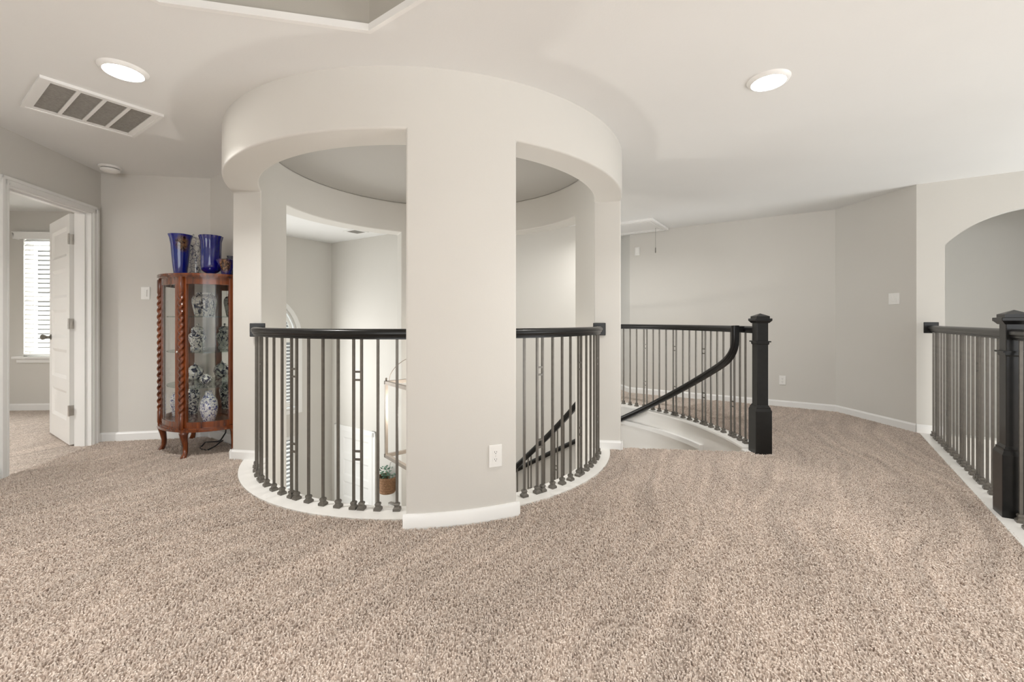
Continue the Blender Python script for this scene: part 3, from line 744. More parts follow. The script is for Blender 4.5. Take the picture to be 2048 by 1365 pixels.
# ------------------------------------------------------------------ windows
def win_obj(name, label, p0, p1, s0, s1, zb, zs, arched, lz, cas=0.06, depth=0.14):
    """window in wall p0->p1 (room on the left): frame, panes, casing, sill and louvred shutters"""
    P0 = Vector(p0); d = (Vector(p1) - P0).normalized(); n = Vector((d.y, -d.x))      # n = outwards
    def fn(s, z, t): q = P0 + d * s + n * t; return (q.x, q.y, z)
    root = tag(empty(name, fn((s0 + s1) / 2, zb, 0)), label, 'window', kind='structure')
    A = (lambda k: archwin(s0 - k, s1 + k, zb - k, zs)) if arched else (lambda k: rect(s0 - k, s1 + k, zb - k, zs + k))
    par(obj('casing', extrude(A(cas), [A(0)], fn, -0.022, 0.0), M_trim), root)
    par(obj('window_frame', extrude(A(0.0), [A(-0.022)], fn, 0.03, depth), M_trim), root)
    par(obj('pane', extrude(A(-0.02), [], fn, depth - 0.03, depth - 0.024), M_glass), root)
    # shutters
    c = (s0 + s1) / 2
    zt = zs
    for a, b in ((s0 + 0.02, c - 0.005), (c + 0.005, s1 - 0.02)):
        fr = par(obj('shutter_frame', extrude(rect(a, b, zb + 0.05, zt), [rect(a + 0.045, b - 0.045, zb + 0.11, zt - 0.07)], fn, 0.035, 0.062), M_slat), root)
        z = zb + 0.125
        while z < zt - 0.085:
            V, Fc = [], []
            for s in (a + 0.042, b - 0.042):
                for t, h in ((0.025, -0.002), (0.075, 0.010), (0.076, 0.015), (0.025, 0.003)): V.append(fn(s, z + h, t))
            Fc = [(0, 1, 2, 3), (4, 5, 6, 7), (0, 1, 5, 4), (1, 2, 6, 5), (2, 3, 7, 6), (3, 0, 4, 7)]
            par(obj('louver', (V, Fc), M_slat), root); z += lz
    if arched:
        r = (s1 - s0) / 2 - 0.05
        fan = [(c + r * math.cos(PI * i / 20), zs + 0.01 + r * math.sin(PI * i / 20)) for i in range(21)]
        r2 = r - 0.055
        fan2 = [(c + r2 * math.cos(PI * i / 20), zs + 0.06 + (r2 - 0.05) * math.sin(PI * i / 20)) for i in range(21)]
        par(obj('arch_shutter_frame', extrude(fan, [fan2], fn, 0.035, 0.062), M_slat), root)
        z = zs + 0.10
        while z < zs + r2 - 0.04:
            w = math.sqrt(max(0, 1 - ((z - zs - 0.06) / (r2 - 0.05)) ** 2)) * r2
            V = []
            for s in (c - w, c + w):
                for t, h in ((0.025, -0.002), (0.075, 0.010), (0.076, 0.015), (0.025, 0.003)): V.append(fn(s, z + h, t))
            par(obj('louver', (V, [(0, 1, 2, 3), (4, 5, 6, 7), (0, 1, 5, 4), (1, 2, 6, 5), (2, 3, 7, 6), (3, 0, 4, 7)]), M_slat), root); z += lz
    return root
win_obj('window_1', 'arched white shuttered window high in the foyer', FC, FLW, WS0, WS1, -0.33, 0.82, True, 0.056)
win_obj('window_2', 'square shuttered window low in the foyer', FC, FLW, WS0, WS1, -2.7, -0.74, False, 0.066, cas=0.0)

# bedroom window with blind
bd = (Vector(bwr) - Vector(bwl)).normalized(); bn = Vector((-bd.y, bd.x)); bang = math.atan2(bd.y, bd.x)
def bf(s, z, t): q = Vector(bwl) + bd * s + bn * t; return (q.x, q.y, z)        # t > 0 outwards
def bbox(s0, s1, t0, t1, z0, z1):
    c = bf((s0 + s1) / 2, (z0 + z1) / 2, (t0 + t1) / 2); return boxv(c, (s1 - s0, t1 - t0, z1 - z0), bang)
w3 = tag(empty('window_3', bf((BS0 + BS1) / 2, 0.66, 0)), 'bright bedroom window behind the white blind', 'window', kind='structure')
par(obj('window_frame', join(extrude(rect(BS0, BS1, 0.66, 2.15), [rect(BS0 + 0.045, BS1 - 0.045, 0.71, 2.10)], bf, 0.07, 0.12), bbox(BS0, BS1, 0.075, 0.115, 1.37, 1.41)), M_trim), w3)
par(obj('pane', bbox(BS0 + 0.03, BS1 - 0.03, 0.09, 0.096, 0.69, 2.12), M_glass), w3)
par(obj('window_sill', join(bbox(BS0 - 0.085, BS1 + 0.085, -0.055, 0.06, 0.635, 0.660), bbox(BS0 - 0.06, BS1 + 0.06, -0.022, 0.0, 0.585, 0.635)), M_trim), w3)
bl = tag(empty('window_blind', bf((BS0 + BS1) / 2, 0.67, 0.02)), 'white slatted blind hanging in the bedroom window', 'blind')
par(obj('valance', join(bbox(BS0 - 0.06, BS1 + 0.06, -0.065, -0.045, 2.09, 2.165), bbox(BS0 - 0.06, BS0 - 0.045, -0.065, 0.0, 2.09, 2.165), bbox(BS1 + 0.045, BS1 + 0.06, -0.065, 0.0, 2.09, 2.165),
                        bbox(BS0 - 0.07, BS1 + 0.07, -0.072, 0.0, 2.165, 2.175)), M_slat), bl)
par(obj('bottom_rail', bbox(BS0 + 0.01, BS1 - 0.01, -0.005, 0.045, 0.672, 0.692), M_slat), bl)
z = 0.735
while z < 2.10:
    V = []
    for s in (BS0 + 0.008, BS1 - 0.008):
        for t, h in ((0.000, -0.022), (0.040, 0.020), (0.040, 0.0235), (0.000, -0.0185)): V.append(bf(s, z + h, t))
    par(obj('slat', (V, [(0, 1, 2, 3), (4, 5, 6, 7), (0, 1, 5, 4), (1, 2, 6, 5), (2, 3, 7, 6), (3, 0, 4, 7)]), M_slat), bl); z += 0.0565
for s in (BS0 + 0.12, BS1 - 0.12):
    par(obj('ladder_cord', tube([bf(s, 0.68, -0.006), bf(s, 2.10, -0.006)], 0.0018, 6), M_slat), bl)

# outside, seen between the louvres
struct('wall_neighbour', boxv((-8.6, 9.6, -1.0), (0.3, 9.0, 7.0), math.radians(-33)), M_brick, 'grey-brown house wall glimpsed through the foyer shutters', 'wall')

# ------------------------------------------------------------------ ceiling fittings
def ceil_at(px, py): k = (ZC - CAMZ) / (HOR - py); return ((px - 1024) * k, FPX * k)
def downlight(p, label, watts=9.5, spread=125):
    x, y = p
    root = tag(empty('recessed_light', (x, y, ZC)), label, 'light', 'recessed ceiling lights')
    obj('light_trim', lathe([(0.083, -0.012), (0.086, -0.018), (0.100, -0.012), (0.108, 0.0), (0.083, 0.0)], 48, closed=False), M_trim, root, 40)
    obj('light_lens', lathe([(0.0005, -0.0195), (0.05, -0.0190), (0.078, -0.0165), (0.085, -0.010)], 48, closed=False), M_lamp, root, 60)
    l = bpy.data.lights.new('recessed_light_beam', 'AREA'); l.shape = 'DISK'; l.size = 0.16; l.energy = watts; l.color = (1.0, 0.985, 0.965); l.spread = math.radians(spread)
    o = bpy.data.objects.new('recessed_light_beam', l); COL.objects.link(o); o.location = (0, 0, -0.03); o.parent = root
    return root
downlight(ceil_at(247, 140), 'glowing round recessed ceiling light beside the return-air grille', 11)
downlight(ceil_at(1537, 160), 'glowing round recessed ceiling light right of the rotunda')
for x_, y_, w_ in ((-1.3, -0.3, 'left'), (1.5, -0.4, 'right'), (-1.6, -3.2, 'rear left'), (1.4, -3.2, 'rear right')):  # added lamps out of view, to brighten floor and ceiling
    downlight((x_, y_), 'added recessed fill light behind the camera, ' + w_, 21 if y_ > -1 else 18, 104)

downlight(polar(38, 2.12)[:2], 'added recessed fill light over the curved stairs', 12, 160)  # added lamp hidden behind the drum, to lift stairs and back walls
downlight((-5.3, 1.7), 'added recessed fill light inside the bedroom', 36, 150)  # added lamp out of view, to brighten the bedroom

# return-air grille
gc = Vector((-2.655, 2.722)); ge = math.radians(56)
gv = tag(empty('return_air_grille', (gc.x, gc.y, ZC), ge), 'large white ceiling grille with four pleated grey filter bays', 'vent')
GX, GY = 0.55, 0.575
def frame(w, h, t, z0, z1, x=0.0):
    return join(boxv((x, h / 2 - t / 2, (z0 + z1) / 2), (w, t, z1 - z0)), boxv((x, -h / 2 + t / 2, (z0 + z1) / 2), (w, t, z1 - z0)),
                boxv((x - w / 2 + t / 2, 0, (z0 + z1) / 2), (t, h - 2 * t, z1 - z0)), boxv((x + w / 2 - t / 2, 0, (z0 + z1) / 2), (t, h - 2 * t, z1 - z0)))
obj('outer_frame', join(frame(GX, GY, 0.018, -0.016, 0.0), frame(GX - 0.036, GY - 0.036, 0.030, -0.011, 0.0)), M_trim, gv)
bw = (GX - 0.096) / 4
for i in range(3):
    obj('divider_bar', boxv((-(GX - 0.096) / 2 + bw * (i + 1), 0, -0.007), (0.018, GY - 0.09, 0.010)), M_trim, gv)
for i in range(4):
    cx = -(GX - 0.096) / 2 + bw * (i + 0.5); parts = []
    n = 34
    for j in range(n):
        y = -(GY - 0.096) / 2 + (GY - 0.096) * (j + 0.5) / n
        parts.append(boxv((cx, y, -0.004), (bw, 0.004, 0.006)))
    parts.append(boxv((cx, 0, -0.0008), (bw, GY - 0.096, 0.0012)))
    tag(obj('filter_bay', join(*parts), M_filter, gv))
# smoke detector
sd = tag(empty('smoke_detector', (-3.50, 3.735, ZC)), 'round white smoke detector on the ceiling above the light switch', 'smoke detector')
obj('base_plate', lathe([(0.001, 0.0), (0.078, 0.0), (0.078, -0.012), (0.070, -0.016), (0.001, -0.016)], 40, closed=False), M_plate, sd, 40)
obj('sensor_head', lathe([(0.062, -0.016), (0.062, -0.021), (0.066, -0.024), (0.064, -0.038), (0.045, -0.050), (0.001, -0.052)], 40, closed=False), M_plate, sd, 40)
obj('sensor_slot', lathe([(0.0615, -0.016), (0.0635, -0.0205), (0.0615, -0.022)], 40, closed=False), M_dark, sd)
# attic hatch
hc = e(0, 0)
hA = Vector((1.832, 5.592)); hang2 = math.radians(55); hu = Vector((math.cos(hang2), math.sin(hang2))); hv = Vector((-hu.y, hu.x))
hm = hA + hu * 0.382 + hv * 0.75
ah = tag(empty('attic_hatch', (hm.x, hm.y, ZC), hang2), 'white attic ladder hatch with moulded frame and pull cord', 'hatch')
obj('hatch_frame', join(frame(0.765, 1.50, 0.028, -0.030, 0.0), frame(0.72, 1.455, 0.040, -0.018, 0.0), frame(0.645, 1.38, 0.022, -0.028, 0.0)), M_hatch, ah)
obj('hatch_panel', boxv((0, 0, -0.006), (0.62, 1.35, 0.012)), M_hatch, ah)
pc = Vector((1311 - 1024, FPX)) * (6.14 / FPX); pl = Matrix.Rotation(-hang2, 2) @ (Vector((pc.x, pc.y)) - hm)
obj('pull_cord', join(tube([(pl.x, pl.y, -0.005), (pl.x, pl.y, -0.30)], 0.0022, 6), lathe([(0.001, 0.0), (0.007, -0.008), (0.008, -0.075), (0.002, -0.082)], 10, (pl.x, pl.y, -0.29))), M_knob, ah)
# foyer register
fr_ = Vector(((712 - 1024), FPX)) * ((ZC - CAMZ) / (HOR - 463))
rg = tag(empty('ceiling_register', (fr_.x, fr_.y, ZC), math.radians(-33)), 'small square grey vent in the foyer ceiling', 'vent')
obj('register_frame', frame(0.26, 0.26, 0.03, -0.010, 0), M_trim, rg)
for i in range(8): obj('register_blade', boxv((0, -0.087 + i * 0.025, -0.005), (0.20, 0.012, 0.006)), M_filter, rg)
obj('register_back', boxv((0, 0, -0.001), (0.21, 0.21, 0.002)), M_dark, rg)

# ------------------------------------------------------------------ switches and outlets
def on_wall(name, p, ang, z, label, cat, kind, w=0.072, h=0.117, group='wall plates'):
    """plate at plan point p; ang = direction the plate faces (radians)"""
    root = tag(empty(name, (p[0], p[1], z), ang + PI / 2), label, cat, group)     # local -y faces out of the wall... +y into wall
    obj('plate', bevbox((0, -0.003, 0), (w, 0.006, h), 0.0025), M_plate, root)
    if kind == 'switch': xs = [0.0]
    elif kind == 'double': xs = [-0.023, 0.023]
    else: xs = []
    for x in xs:
        obj('rocker', join(boxv((x, -0.0066, 0), (0.034, 0.002, 0.068)), boxv((x, -0.009, 0.001), (0.028, 0.005, 0.060), taper=1.0)), M_plate, root)
    if kind == 'outlet':
        for zz in (-0.020, 0.020):
            f = obj('socket', ([(0.0165 * math.cos(a) * 1.02, -0.0065 - d, zz + max(-0.0125, min(0.0125, 0.0165 * math.sin(a)))) for d in (0, 0.0015) for a in [2 * PI * k / 20 for k in range(20)]],
                               [tuple(range(20)), tuple(range(20, 40))] + [(k, (k + 1) % 20, (k + 1) % 20 + 20, k + 20) for k in range(20)]), M_plate, root)
            obj('slots', join(boxv((-0.006, -0.0082, zz + 0.003), (0.002, 0.0008, 0.008)), boxv((0.006, -0.0082, zz + 0.003), (0.002, 0.0008, 0.006)), boxv((0, -0.0082, zz - 0.006), (0.004, 0.0008, 0.004))), M_dark, f)
        obj('screw', boxv((0, -0.0065, 0), (0.004, 0.001, 0.004)), M_hinge, root)
    if kind == 'stat':
        obj('cover', bevbox((0, -0.010, 0), (w * 0.72, 0.014, h * 0.72), 0.003), M_plate, root)
    return root
def wall_point(px, py, p0, p1):
    s = ray(px, p0, p1); q = along(p0, p1, s); return (q.x, q.y), CAMZ + (HOR - py) * q.y / FPX
def facing(p0, p1): d = Vector(p1) - Vector(p0); return math.atan2(d.x, -d.y)       # left-hand normal of p0->p1
p, z = wall_point(291.5, 587, B1, A1); on_wall('light_switch', p, facing(B1, A1), z, 'white single rocker switch left of the curio cabinet', 'switch', 'switch')
p, z = wall_point(1788.5, 598, Q1, Q2); on_wall('light_switch', p, facing(Q1, Q2), z, 'white double rocker switch on the right wall near the arch', 'switch', 'double', w=0.115)
p, z = wall_point(1565, 761, Q2, Q3); on_wall('wall_outlet', p, facing(Q2, Q3), z, 'white outlet low on the wall behind the newel post', 'outlet', 'outlet')
p, z = wall_point(1274.5, 503, Q2, Q3); on_wall('wall_sensor', p, facing(Q2, Q3), z, 'small white wall box below the attic hatch', 'wall plate', 'stat', w=0.075, h=0.125)
X, Y, th = hit(990.5, ROUT, -1); on_wall('wall_outlet', (X, Y), math.radians(th), CAMZ - (912 - HOR) * Y / FPX, 'white outlet low on the near pillar', 'outlet', 'outlet', w=0.075, h=0.122)

# ------------------------------------------------------------------ pendant lantern
LZ0, LZ1 = -0.13, 0.535
ln = tag(empty('pendant_lantern', (CX, CY, LZ0), math.radians(-50)), 'large square champagne-metal lantern hanging inside the rotunda', 'pendant lamp')
hw = 0.673 / 2; Hh = LZ1 - LZ0; bt = 0.030
cn = [(-hw, -hw), (hw, -hw), (hw, hw), (-hw, hw)]
for x, y in cn:
    po = obj('corner_post', boxv((x, y, Hh / 2), (bt * 0.8, bt * 0.8, Hh)), M_lantern, ln)
    obj('finial', lathe([(0.001, Hh + 0.045), (0.008, Hh + 0.040), (0.010, Hh + 0.030), (0.006, Hh + 0.022), (0.006, Hh + 0.010), (0.012, Hh + 0.008), (0.012, Hh)], 12, (x, y, 0), closed=False), M_lantern, po, 40)
for z in (0.0, Hh):
    for i in range(4):
        (x0, y0), (x1, y1) = cn[i], cn[(i + 1) % 4]
        obj('frame_bar', boxv(((x0 + x1) / 2, (y0 + y1) / 2, z), (abs(x1 - x0) + bt, bt, bt) if y0 == y1 else (bt, abs(y1 - y0) + bt, bt)), M_lantern, ln)
for x, y in cn:
    pts = [(x * 0.95 * math.cos(u * PI / 2), y * 0.95 * math.cos(u * PI / 2), Hh + 0.28 * math.sin(u * PI / 2)) for u in [i / 12 for i in range(13)]]
    obj('roof_arm', tube(pts, 0.003, 6), M_lantern, ln, 40)
obj('hub', lathe([(0.001, Hh + 0.25), (0.022, Hh + 0.26), (0.028, Hh + 0.28), (0.014, Hh + 0.30), (0.008, Hh + 0.32)], 16), M_lantern, ln, 40)
obj('stem', tube([(0, 0, Hh + 0.30), (0, 0, 2.49 - LZ0)], 0.007, 8), M_lantern, ln)
obj('canopy', lathe([(0.075, 2.499 - LZ0), (0.075, 2.49 - LZ0), (0.05, 2.472 - LZ0), (0.012, 2.462 - LZ0)], 24), M_lantern, ln, 40)
obj('candle_stem', tube([(0, 0, Hh + 0.27), (0, 0, 0.20)], 0.006, 8), M_lantern, ln)
for i in range(4):
    a = PI / 4 + i * PI / 2; x, y = 0.11 * math.cos(a), 0.11 * math.sin(a)
    obj('candle_arm', tube([(0, 0, 0.20), (x * 0.5, y * 0.5, 0.17), (x, y, 0.21)], 0.005, 6), M_lantern, ln)
    cs = obj('candle_sleeve', tube([(x, y, 0.21), (x, y, 0.31)], 0.011, 10), M_slat, ln)
    obj('bulb', lathe([(0.006, 0.31), (0.015, 0.33), (0.014, 0.35), (0.004, 0.385)], 12, (x, y, 0)), M_bulb, cs, 40)

pl_ = bpy.data.lights.new('lantern_light', 'POINT'); pl_.energy = 27; pl_.shadow_soft_size = 0.12; pl_.color = (1.0, 0.96, 0.90)
po_ = bpy.data.objects.new('lantern_light', pl_); COL.objects.link(po_); po_.parent = ln; po_.location = (0, 0, 0.34)

# ------------------------------------------------------------------ hanging basket with greenery, dark wall box
p, z = wall_point(786, 955, FC, tuple(Vector(FC) + D33))
off = along(FC, tuple(Vector(FC) + D33), ray(786, FC, tuple(Vector(FC) + D33)), -0.11)
bk = tag(empty('hanging_basket', (off.x, off.y, -1.50), fang), 'brown wicker basket of green leaves hanging in the foyer', 'basket')
obj('basket_body', lathe([(0.001, 0.0), (0.115, 0.0), (0.125, 0.05), (0.14, 0.15), (0.15, 0.245), (0.138, 0.245), (0.12, 0.06), (0.001, 0.05)], 26, mod=lambda a, r, z: 1.0, closed=False), M_wicker, bk, 40)
for k in range(6):
    obj('woven_band', lathe([(0.119 + 0.005 * k, 0.015 + 0.04 * k), (0.128 + 0.005 * k, 0.025 + 0.04 * k), (0.121 + 0.005 * k, 0.037 + 0.04 * k)], 36, mod=lambda a, r, z, k=k: 1 + 0.03 * math.cos(18 * a + PI * k), closed=False), M_wicker, bk, 40)
lv, lf = [], []
for i in range(90):
    a = random.uniform(0, 2 * PI); r = random.uniform(0.02, 0.19) ** 1.0; zc = 0.24 + random.uniform(0.0, 0.17) - r * 0.35
    c = Vector((r * math.cos(a), r * math.sin(a) * 0.55, zc)); u = Vector((math.cos(a) + random.uniform(-.6, .6), math.sin(a) + random.uniform(-.6, .6), random.uniform(-.3, .8))).normalized()
    w = u.cross(Vector((random.uniform(-1, 1), random.uniform(-1, 1), 1))).normalized(); nn = u.cross(w) * 0.004; n = len(lv); l_ = random.uniform(0.022, 0.034)
    lv += [tuple(c - u * l_), tuple(c - w * l_ * 0.55 + nn), tuple(c + u * l_), tuple(c + w * l_ * 0.55 + nn), tuple(c - nn)]
    lf += [(n, n + 1, n + 4), (n + 1, n + 2, n + 4), (n + 2, n + 3, n + 4), (n + 3, n, n + 4)]
me = bpy.data.meshes.new('foliage'); me.from_pydata(lv, [], lf); me.update(); me.materials.append(M_leaf); tag(link('foliage', me, None, bk), kind='stuff')
obj('wall_hook', tube([(0, 0.13, 0.42), (0, 0.06, 0.43), (0, 0.02, 0.25)], 0.004, 6), M_knob, bk)
p, z = wall_point(788, 1010, FC, tuple(Vector(FC) + D33))
bxo = tag(empty('wall_box', (p[0], p[1], z - 0.06), fang), 'small dark grey box on the foyer wall below the basket', 'box')
obj('box_body', bevbox((0, -0.03, 0), (0.13, 0.06, 0.20), 0.006), M_filter, bxo)
obj('box_face', bevbox((0, -0.062, 0), (0.11, 0.006, 0.17), 0.002), M_knob, bxo)

# ------------------------------------------------------------------ curio cabinet (local x along the wall to the photo's left, y into the room)
CO = Vector(B1) + D33 * 0.345; CA = math.radians(147)
cb = tag(empty('curio_cabinet', (CO.x, CO.y, 0.0), CA), 'cherry-wood bow-front curio cabinet with curved glass, twisted posts and cabriole legs', 'cabinet')
BPX, BPY, FPX2, FPY = 0.400, 0.150, 0.208, 0.415
def bez(p, c, q, n=12): return [((1 - u) ** 2 * p[0] + 2 * u * (1 - u) * c[0] + u * u * q[0], (1 - u) ** 2 * p[1] + 2 * u * (1 - u) * c[1] + u * u * q[1]) for u in [i / n for i in range(n + 1)]]
def seg(which, o=0.0):
    """bowed plan curves: 'L' side, 'F' front, 'R' side, offset outwards by o"""
    if which == 'F': c = bez((FPX2, FPY), (0, 0.505), (-FPX2, FPY))
    else:
        c = bez((BPX, BPY), (0.378, 0.335), (FPX2, FPY))
        if which == 'R': c = [(-x, y) for x, y in reversed(c)]
    out = []
    for i, p in enumerate(c):
        a, b = c[max(i - 1, 0)], c[min(i + 1, len(c) - 1)]; tx, ty = b[0] - a[0], b[1] - a[1]; L = math.hypot(tx, ty)
        out.append((p[0] - (-ty / L) * -1 * 0 + (ty / L) * o, p[1] - (tx / L) * o))
    return out
def outline(o=0.0):
    pts = [(BPX + o, 0.012), (BPX + o, BPY)] + seg('L', o)[1:-1] + [(FPX2 + o * 0.5, FPY + o * 0.95)] + seg('F', o)[1:-1] + [(-FPX2 - o * 0.5, FPY + o * 0.95)] + seg('R', o)[1:-1] + [(-BPX - o, BPY), (-BPX - o, 0.012)]
    return pts
def bandv(c, z0, z1, t):
    """solid strip of thickness t inside plan curve c"""
    n = len(c); V = []
    for i, p in enumerate(c):
        a, b = c[max(i - 1, 0)], c[min(i + 1, n - 1)]; tx, ty = b[0] - a[0], b[1] - a[1]; L = math.hypot(tx, ty)
        q = (p[0] - ty / L * t, p[1] + tx / L * t)
        V += [(p[0], p[1], z0), (p[0], p[1], z1), (q[0], q[1], z1), (q[0], q[1], z0)]
    Fc = [(4 * i + j, 4 * i + (j + 1) % 4, 4 * i + 4 + (j + 1) % 4, 4 * i + 4 + j) for i in range(n - 1) for j in range(4)] + [(0, 1, 2, 3), tuple(4 * (n - 1) + j for j in range(4))]
    return V, Fc
ZB, ZT = 0.235, 1.475
# which way is outward: seg() with o>0 must grow away from the wall
tst = seg('F', 0.05)[6][1] > seg('F', 0.0)[6][1]
SG = 1 if tst else -1
_seg = seg
def seg(which, o=0.0): return _seg(which, o * SG)
def strip_in(c, z0, z1, t):
    V1_, F1_ = bandv(c, z0, z1, t)
    m = sum(math.hypot(v[0], v[1] - 0.15) for v in V1_[2::4]) ; k = sum(math.hypot(v[0], v[1] - 0.15) for v in V1_[0::4])
    return (V1_, F1_) if m < k else bandv(c, z0, z1, -t)
obj('top_board', join(prism(outline(0.030), ZT - 0.018, ZT), prism(outline(0.020), ZT - 0.030, ZT - 0.018)), M_wood, cb)
obj('base_moulding', join(prism(outline(0.026), ZB - 0.018, ZB), prism(outline(0.014), ZB, ZB + 0.010)), M_wood, cb)
obj('deck', prism(outline(-0.012), ZB + 0.002, ZB + 0.022), M_wood, cb)
for w in 'LFR':
    obj('frieze', strip_in(seg(w, 0.0), ZT - 0.085, ZT - 0.030, 0.018), M_wood, cb, 30)
    obj('plinth', strip_in(seg(w, 0.0), ZB + 0.010, ZB + 0.056, 0.018), M_wood, cb, 30)
for w in 'LR':
    obj('side_glass', strip_in(seg(w, -0.006), ZB + 0.056, ZT - 0.085, 0.004), M_glass, cb, 30)
dr = obj('cabinet_door', join(strip_in(seg('F', 0.002)[:3], ZB + 0.056, ZT - 0.085, 0.016), strip_in(seg('F', 0.002)[-3:], ZB + 0.056, ZT - 0.085, 0.016)), M_wood, cb, 30)
obj('door_glass', strip_in(seg('F', -0.004)[1:-1], ZB + 0.056, ZT - 0.085, 0.004), M_glass, dr, 30)
obj('door_keyhole', lathe([(0.001, 0.004), (0.008, 0.004), (0.010, 0.0)], 16, (0, 0, 0), closed=False), M_hinge, dr).matrix_local = Matrix.Translation((-0.165, 0.438, 0.85)) @ Matrix.Rotation(-PI / 2, 4, 'X')
def twist(x, y, z0, z1, r=0.0165):
    V, Fc = [], []; n = 20; st_ = 150
    for i in range(st_ + 1):
        u = i / st_; z = z0 + (z1 - z0) * u
        edge = min(1, min(u, 1 - u) / 0.03)
        for k in range(n):
            a = 2 * PI * k / n; rr = r * (1 + 0.30 * edge * math.cos(2 * (a - 2 * PI * 9.0 * u))); V.append((x + rr * math.cos(a), y + rr * math.sin(a), z))
    for i in range(st_):
        for k in range(n): l = (k + 1) % n; Fc.append((i * n + k, i * n + l, (i + 1) * n + l, (i + 1) * n + k))
    Fc += [tuple(range(n)), tuple(st_ * n + k for k in range(n))]
    return V, Fc
for sx in (1, -1):
    pf = obj('front_post', join(bevbox((sx * FPX2, FPY - 0.010, (ZB + ZT) / 2), (0.056, 0.026, ZT - ZB - 0.03), 0.003, sx * math.radians(-28)),), M_wood, cb)
    px_, py_ = sx * (FPX2 + 0.006), FPY + 0.012
    obj('twisted_column', join(twist(px_, py_, ZB + 0.11, ZT - 0.15), lathe([(0.016, ZT - 0.15), (0.019, ZT - 0.145), (0.019, ZT - 0.04), (0.016, ZT - 0.03)], 16, (px_, py_, 0)),
                               lathe([(0.016, ZB), (0.019, ZB + 0.01), (0.019, ZB + 0.10), (0.016, ZB + 0.11)], 16, (px_, py_, 0))), M_wood, pf, 40)
    obj('rear_post', join(bevbox((sx * (BPX - 0.004), BPY - 0.012, (ZB + ZT) / 2), (0.030, 0.050, ZT - ZB - 0.03), 0.003)), M_wood, cb)
    obj('return_glass', boxv((sx * (BPX - 0.006), 0.070, (ZB + ZT) / 2), (0.004, 0.075, ZT - ZB - 0.05)), M_glass, cb)
def cabriole(x, y, dx, dy):
    """bowed leg: knee out, ankle in, flared foot"""
    pr = [(0.220, 0.010, 0.034), (0.205, 0.020, 0.033), (0.19, 0.022, 0.028), (0.14, 0.012, 0.022), (0.09, 0.004, 0.018), (0.05, 0.006, 0.018), (0.025, 0.018, 0.021), (0.010, 0.030, 0.024), (0.0, 0.034, 0.024)]
    V, Fc = [], []; m = 8
    for z, o, r in pr:
        for k in range(m):
            a = 2 * PI * (k + 0.5) / m; V.append((x + dx * o + r * math.cos(a) * 1.05, y + dy * o + r * math.sin(a) * 1.05, z))
    for i in range(len(pr) - 1):
        for k in range(m): l = (k + 1) % m; Fc.append((i * m + k, i * m + l, (i + 1) * m + l, (i + 1) * m + k))
    Fc += [tuple(range(m)), tuple((len(pr) - 1) * m + k for k in range(m))]
    return V, Fc
for x, y, dx, dy in ((FPX2, FPY - 0.02, 0.6, 0.8), (-FPX2, FPY - 0.02, -0.6, 0.8), (BPX - 0.02, BPY - 0.03, 1, 0.1), (-BPX + 0.02, BPY - 0.03, -1, 0.1)):
    obj('leg', cabriole(x, y, dx, dy), M_wood, cb, 50)
obj('back_mirror', boxv((0, 0.022, (ZB + ZT) / 2), (2 * BPX - 0.05, 0.004, ZT - ZB - 0.06)), M_mirror, cb)
obj('back_panel', boxv((0, 0.013, (ZB + ZT) / 2), (2 * BPX, 0.010, ZT - ZB - 0.03)), M_wood, cb)
SHELF = (1.135, 0.845, 0.560)
for z in SHELF: obj('glass_shelf', prism([(x * 0.965, min(y, 0.46) * 0.955 + 0.008) for x, y in outline(-0.020)], z - 0.007, z), M_shelf, cb)

def cab_x(px, b):
    """local x in the cabinet for photo column px at distance b from the wall"""
    t = (px - 1024) / FPX; ca, sa = math.cos(CA), math.sin(CA)
    # world = CO + x*(ca,sa) + b*(-sa,ca)
    ox, oy = CO.x - b * sa, CO.y + b * ca
    return (t * oy - ox) / (ca - t * sa)
def cab_world(x, b, z): q = Vector((CO.x + x * math.cos(CA) - b * math.sin(CA), CO.y + x * math.sin(CA) + b * math.cos(CA), z)); return q
INK1 = (0.022, 0.030, 0.075); INK2 = (0.04, 0.055, 0.21)
PC = [porcelain('china_%s' % n, ink, sc_, th_, sd_) for n, ink, sc_, th_, sd_ in
      (('dark_floral', INK1, 17, 0.53, 3), ('branch', INK1, 22, 0.53, 8), ('melon', INK1, 15, 0.50, 13), ('violet_dots', INK2, 42, 0.52, 21), ('slate', INK1, 26, 0.49, 34), ('tall', INK1, 20, 0.585, 40))]
def thing(name, px, b, z, label, cat, group, rz=0.0):
    q = cab_world(cab_x(px, b), b, z); return tag(empty(name, tuple(q), rz), label, cat, group)
def scl(o, r, z):
    for c in o.children: c.scale = (r, r, z)
    return o
GRP = 'china in the curio cabinet'
t = thing('ginger_jar', 409, 0.15, SHELF[0], 'large squat blue-and-white china jar on the top glass shelf', 'jar', GRP)
obj('jar_body', lathe([(0.001, 0.0), (0.078, 0.0), (0.082, 0.006), (0.094, 0.06), (0.107, 0.12), (0.106, 0.155), (0.092, 0.18), (0.068, 0.190), (0.066, 0.205), (0.060, 0.205), (0.06, 0.19)], 36, closed=False), PC[0], t, 60)
obj('jar_rim', lathe([(0.067, 0.198), (0.071, 0.201), (0.071, 0.208), (0.060, 0.208)], 36, closed=False), PC[0], t, 60)
t = thing('ginger_jar', 395, 0.136, SHELF[1], 'lidded blue-and-white ginger jar on the second shelf', 'jar', GRP)
obj('jar_body', lathe([(0.001, 0.0), (0.062, 0.0), (0.064, 0.012), (0.056, 0.02), (0.068, 0.06), (0.080, 0.10), (0.076, 0.13), (0.055, 0.150), (0.052, 0.160), (0.001, 0.160)], 36, closed=False), PC[1], t, 60)
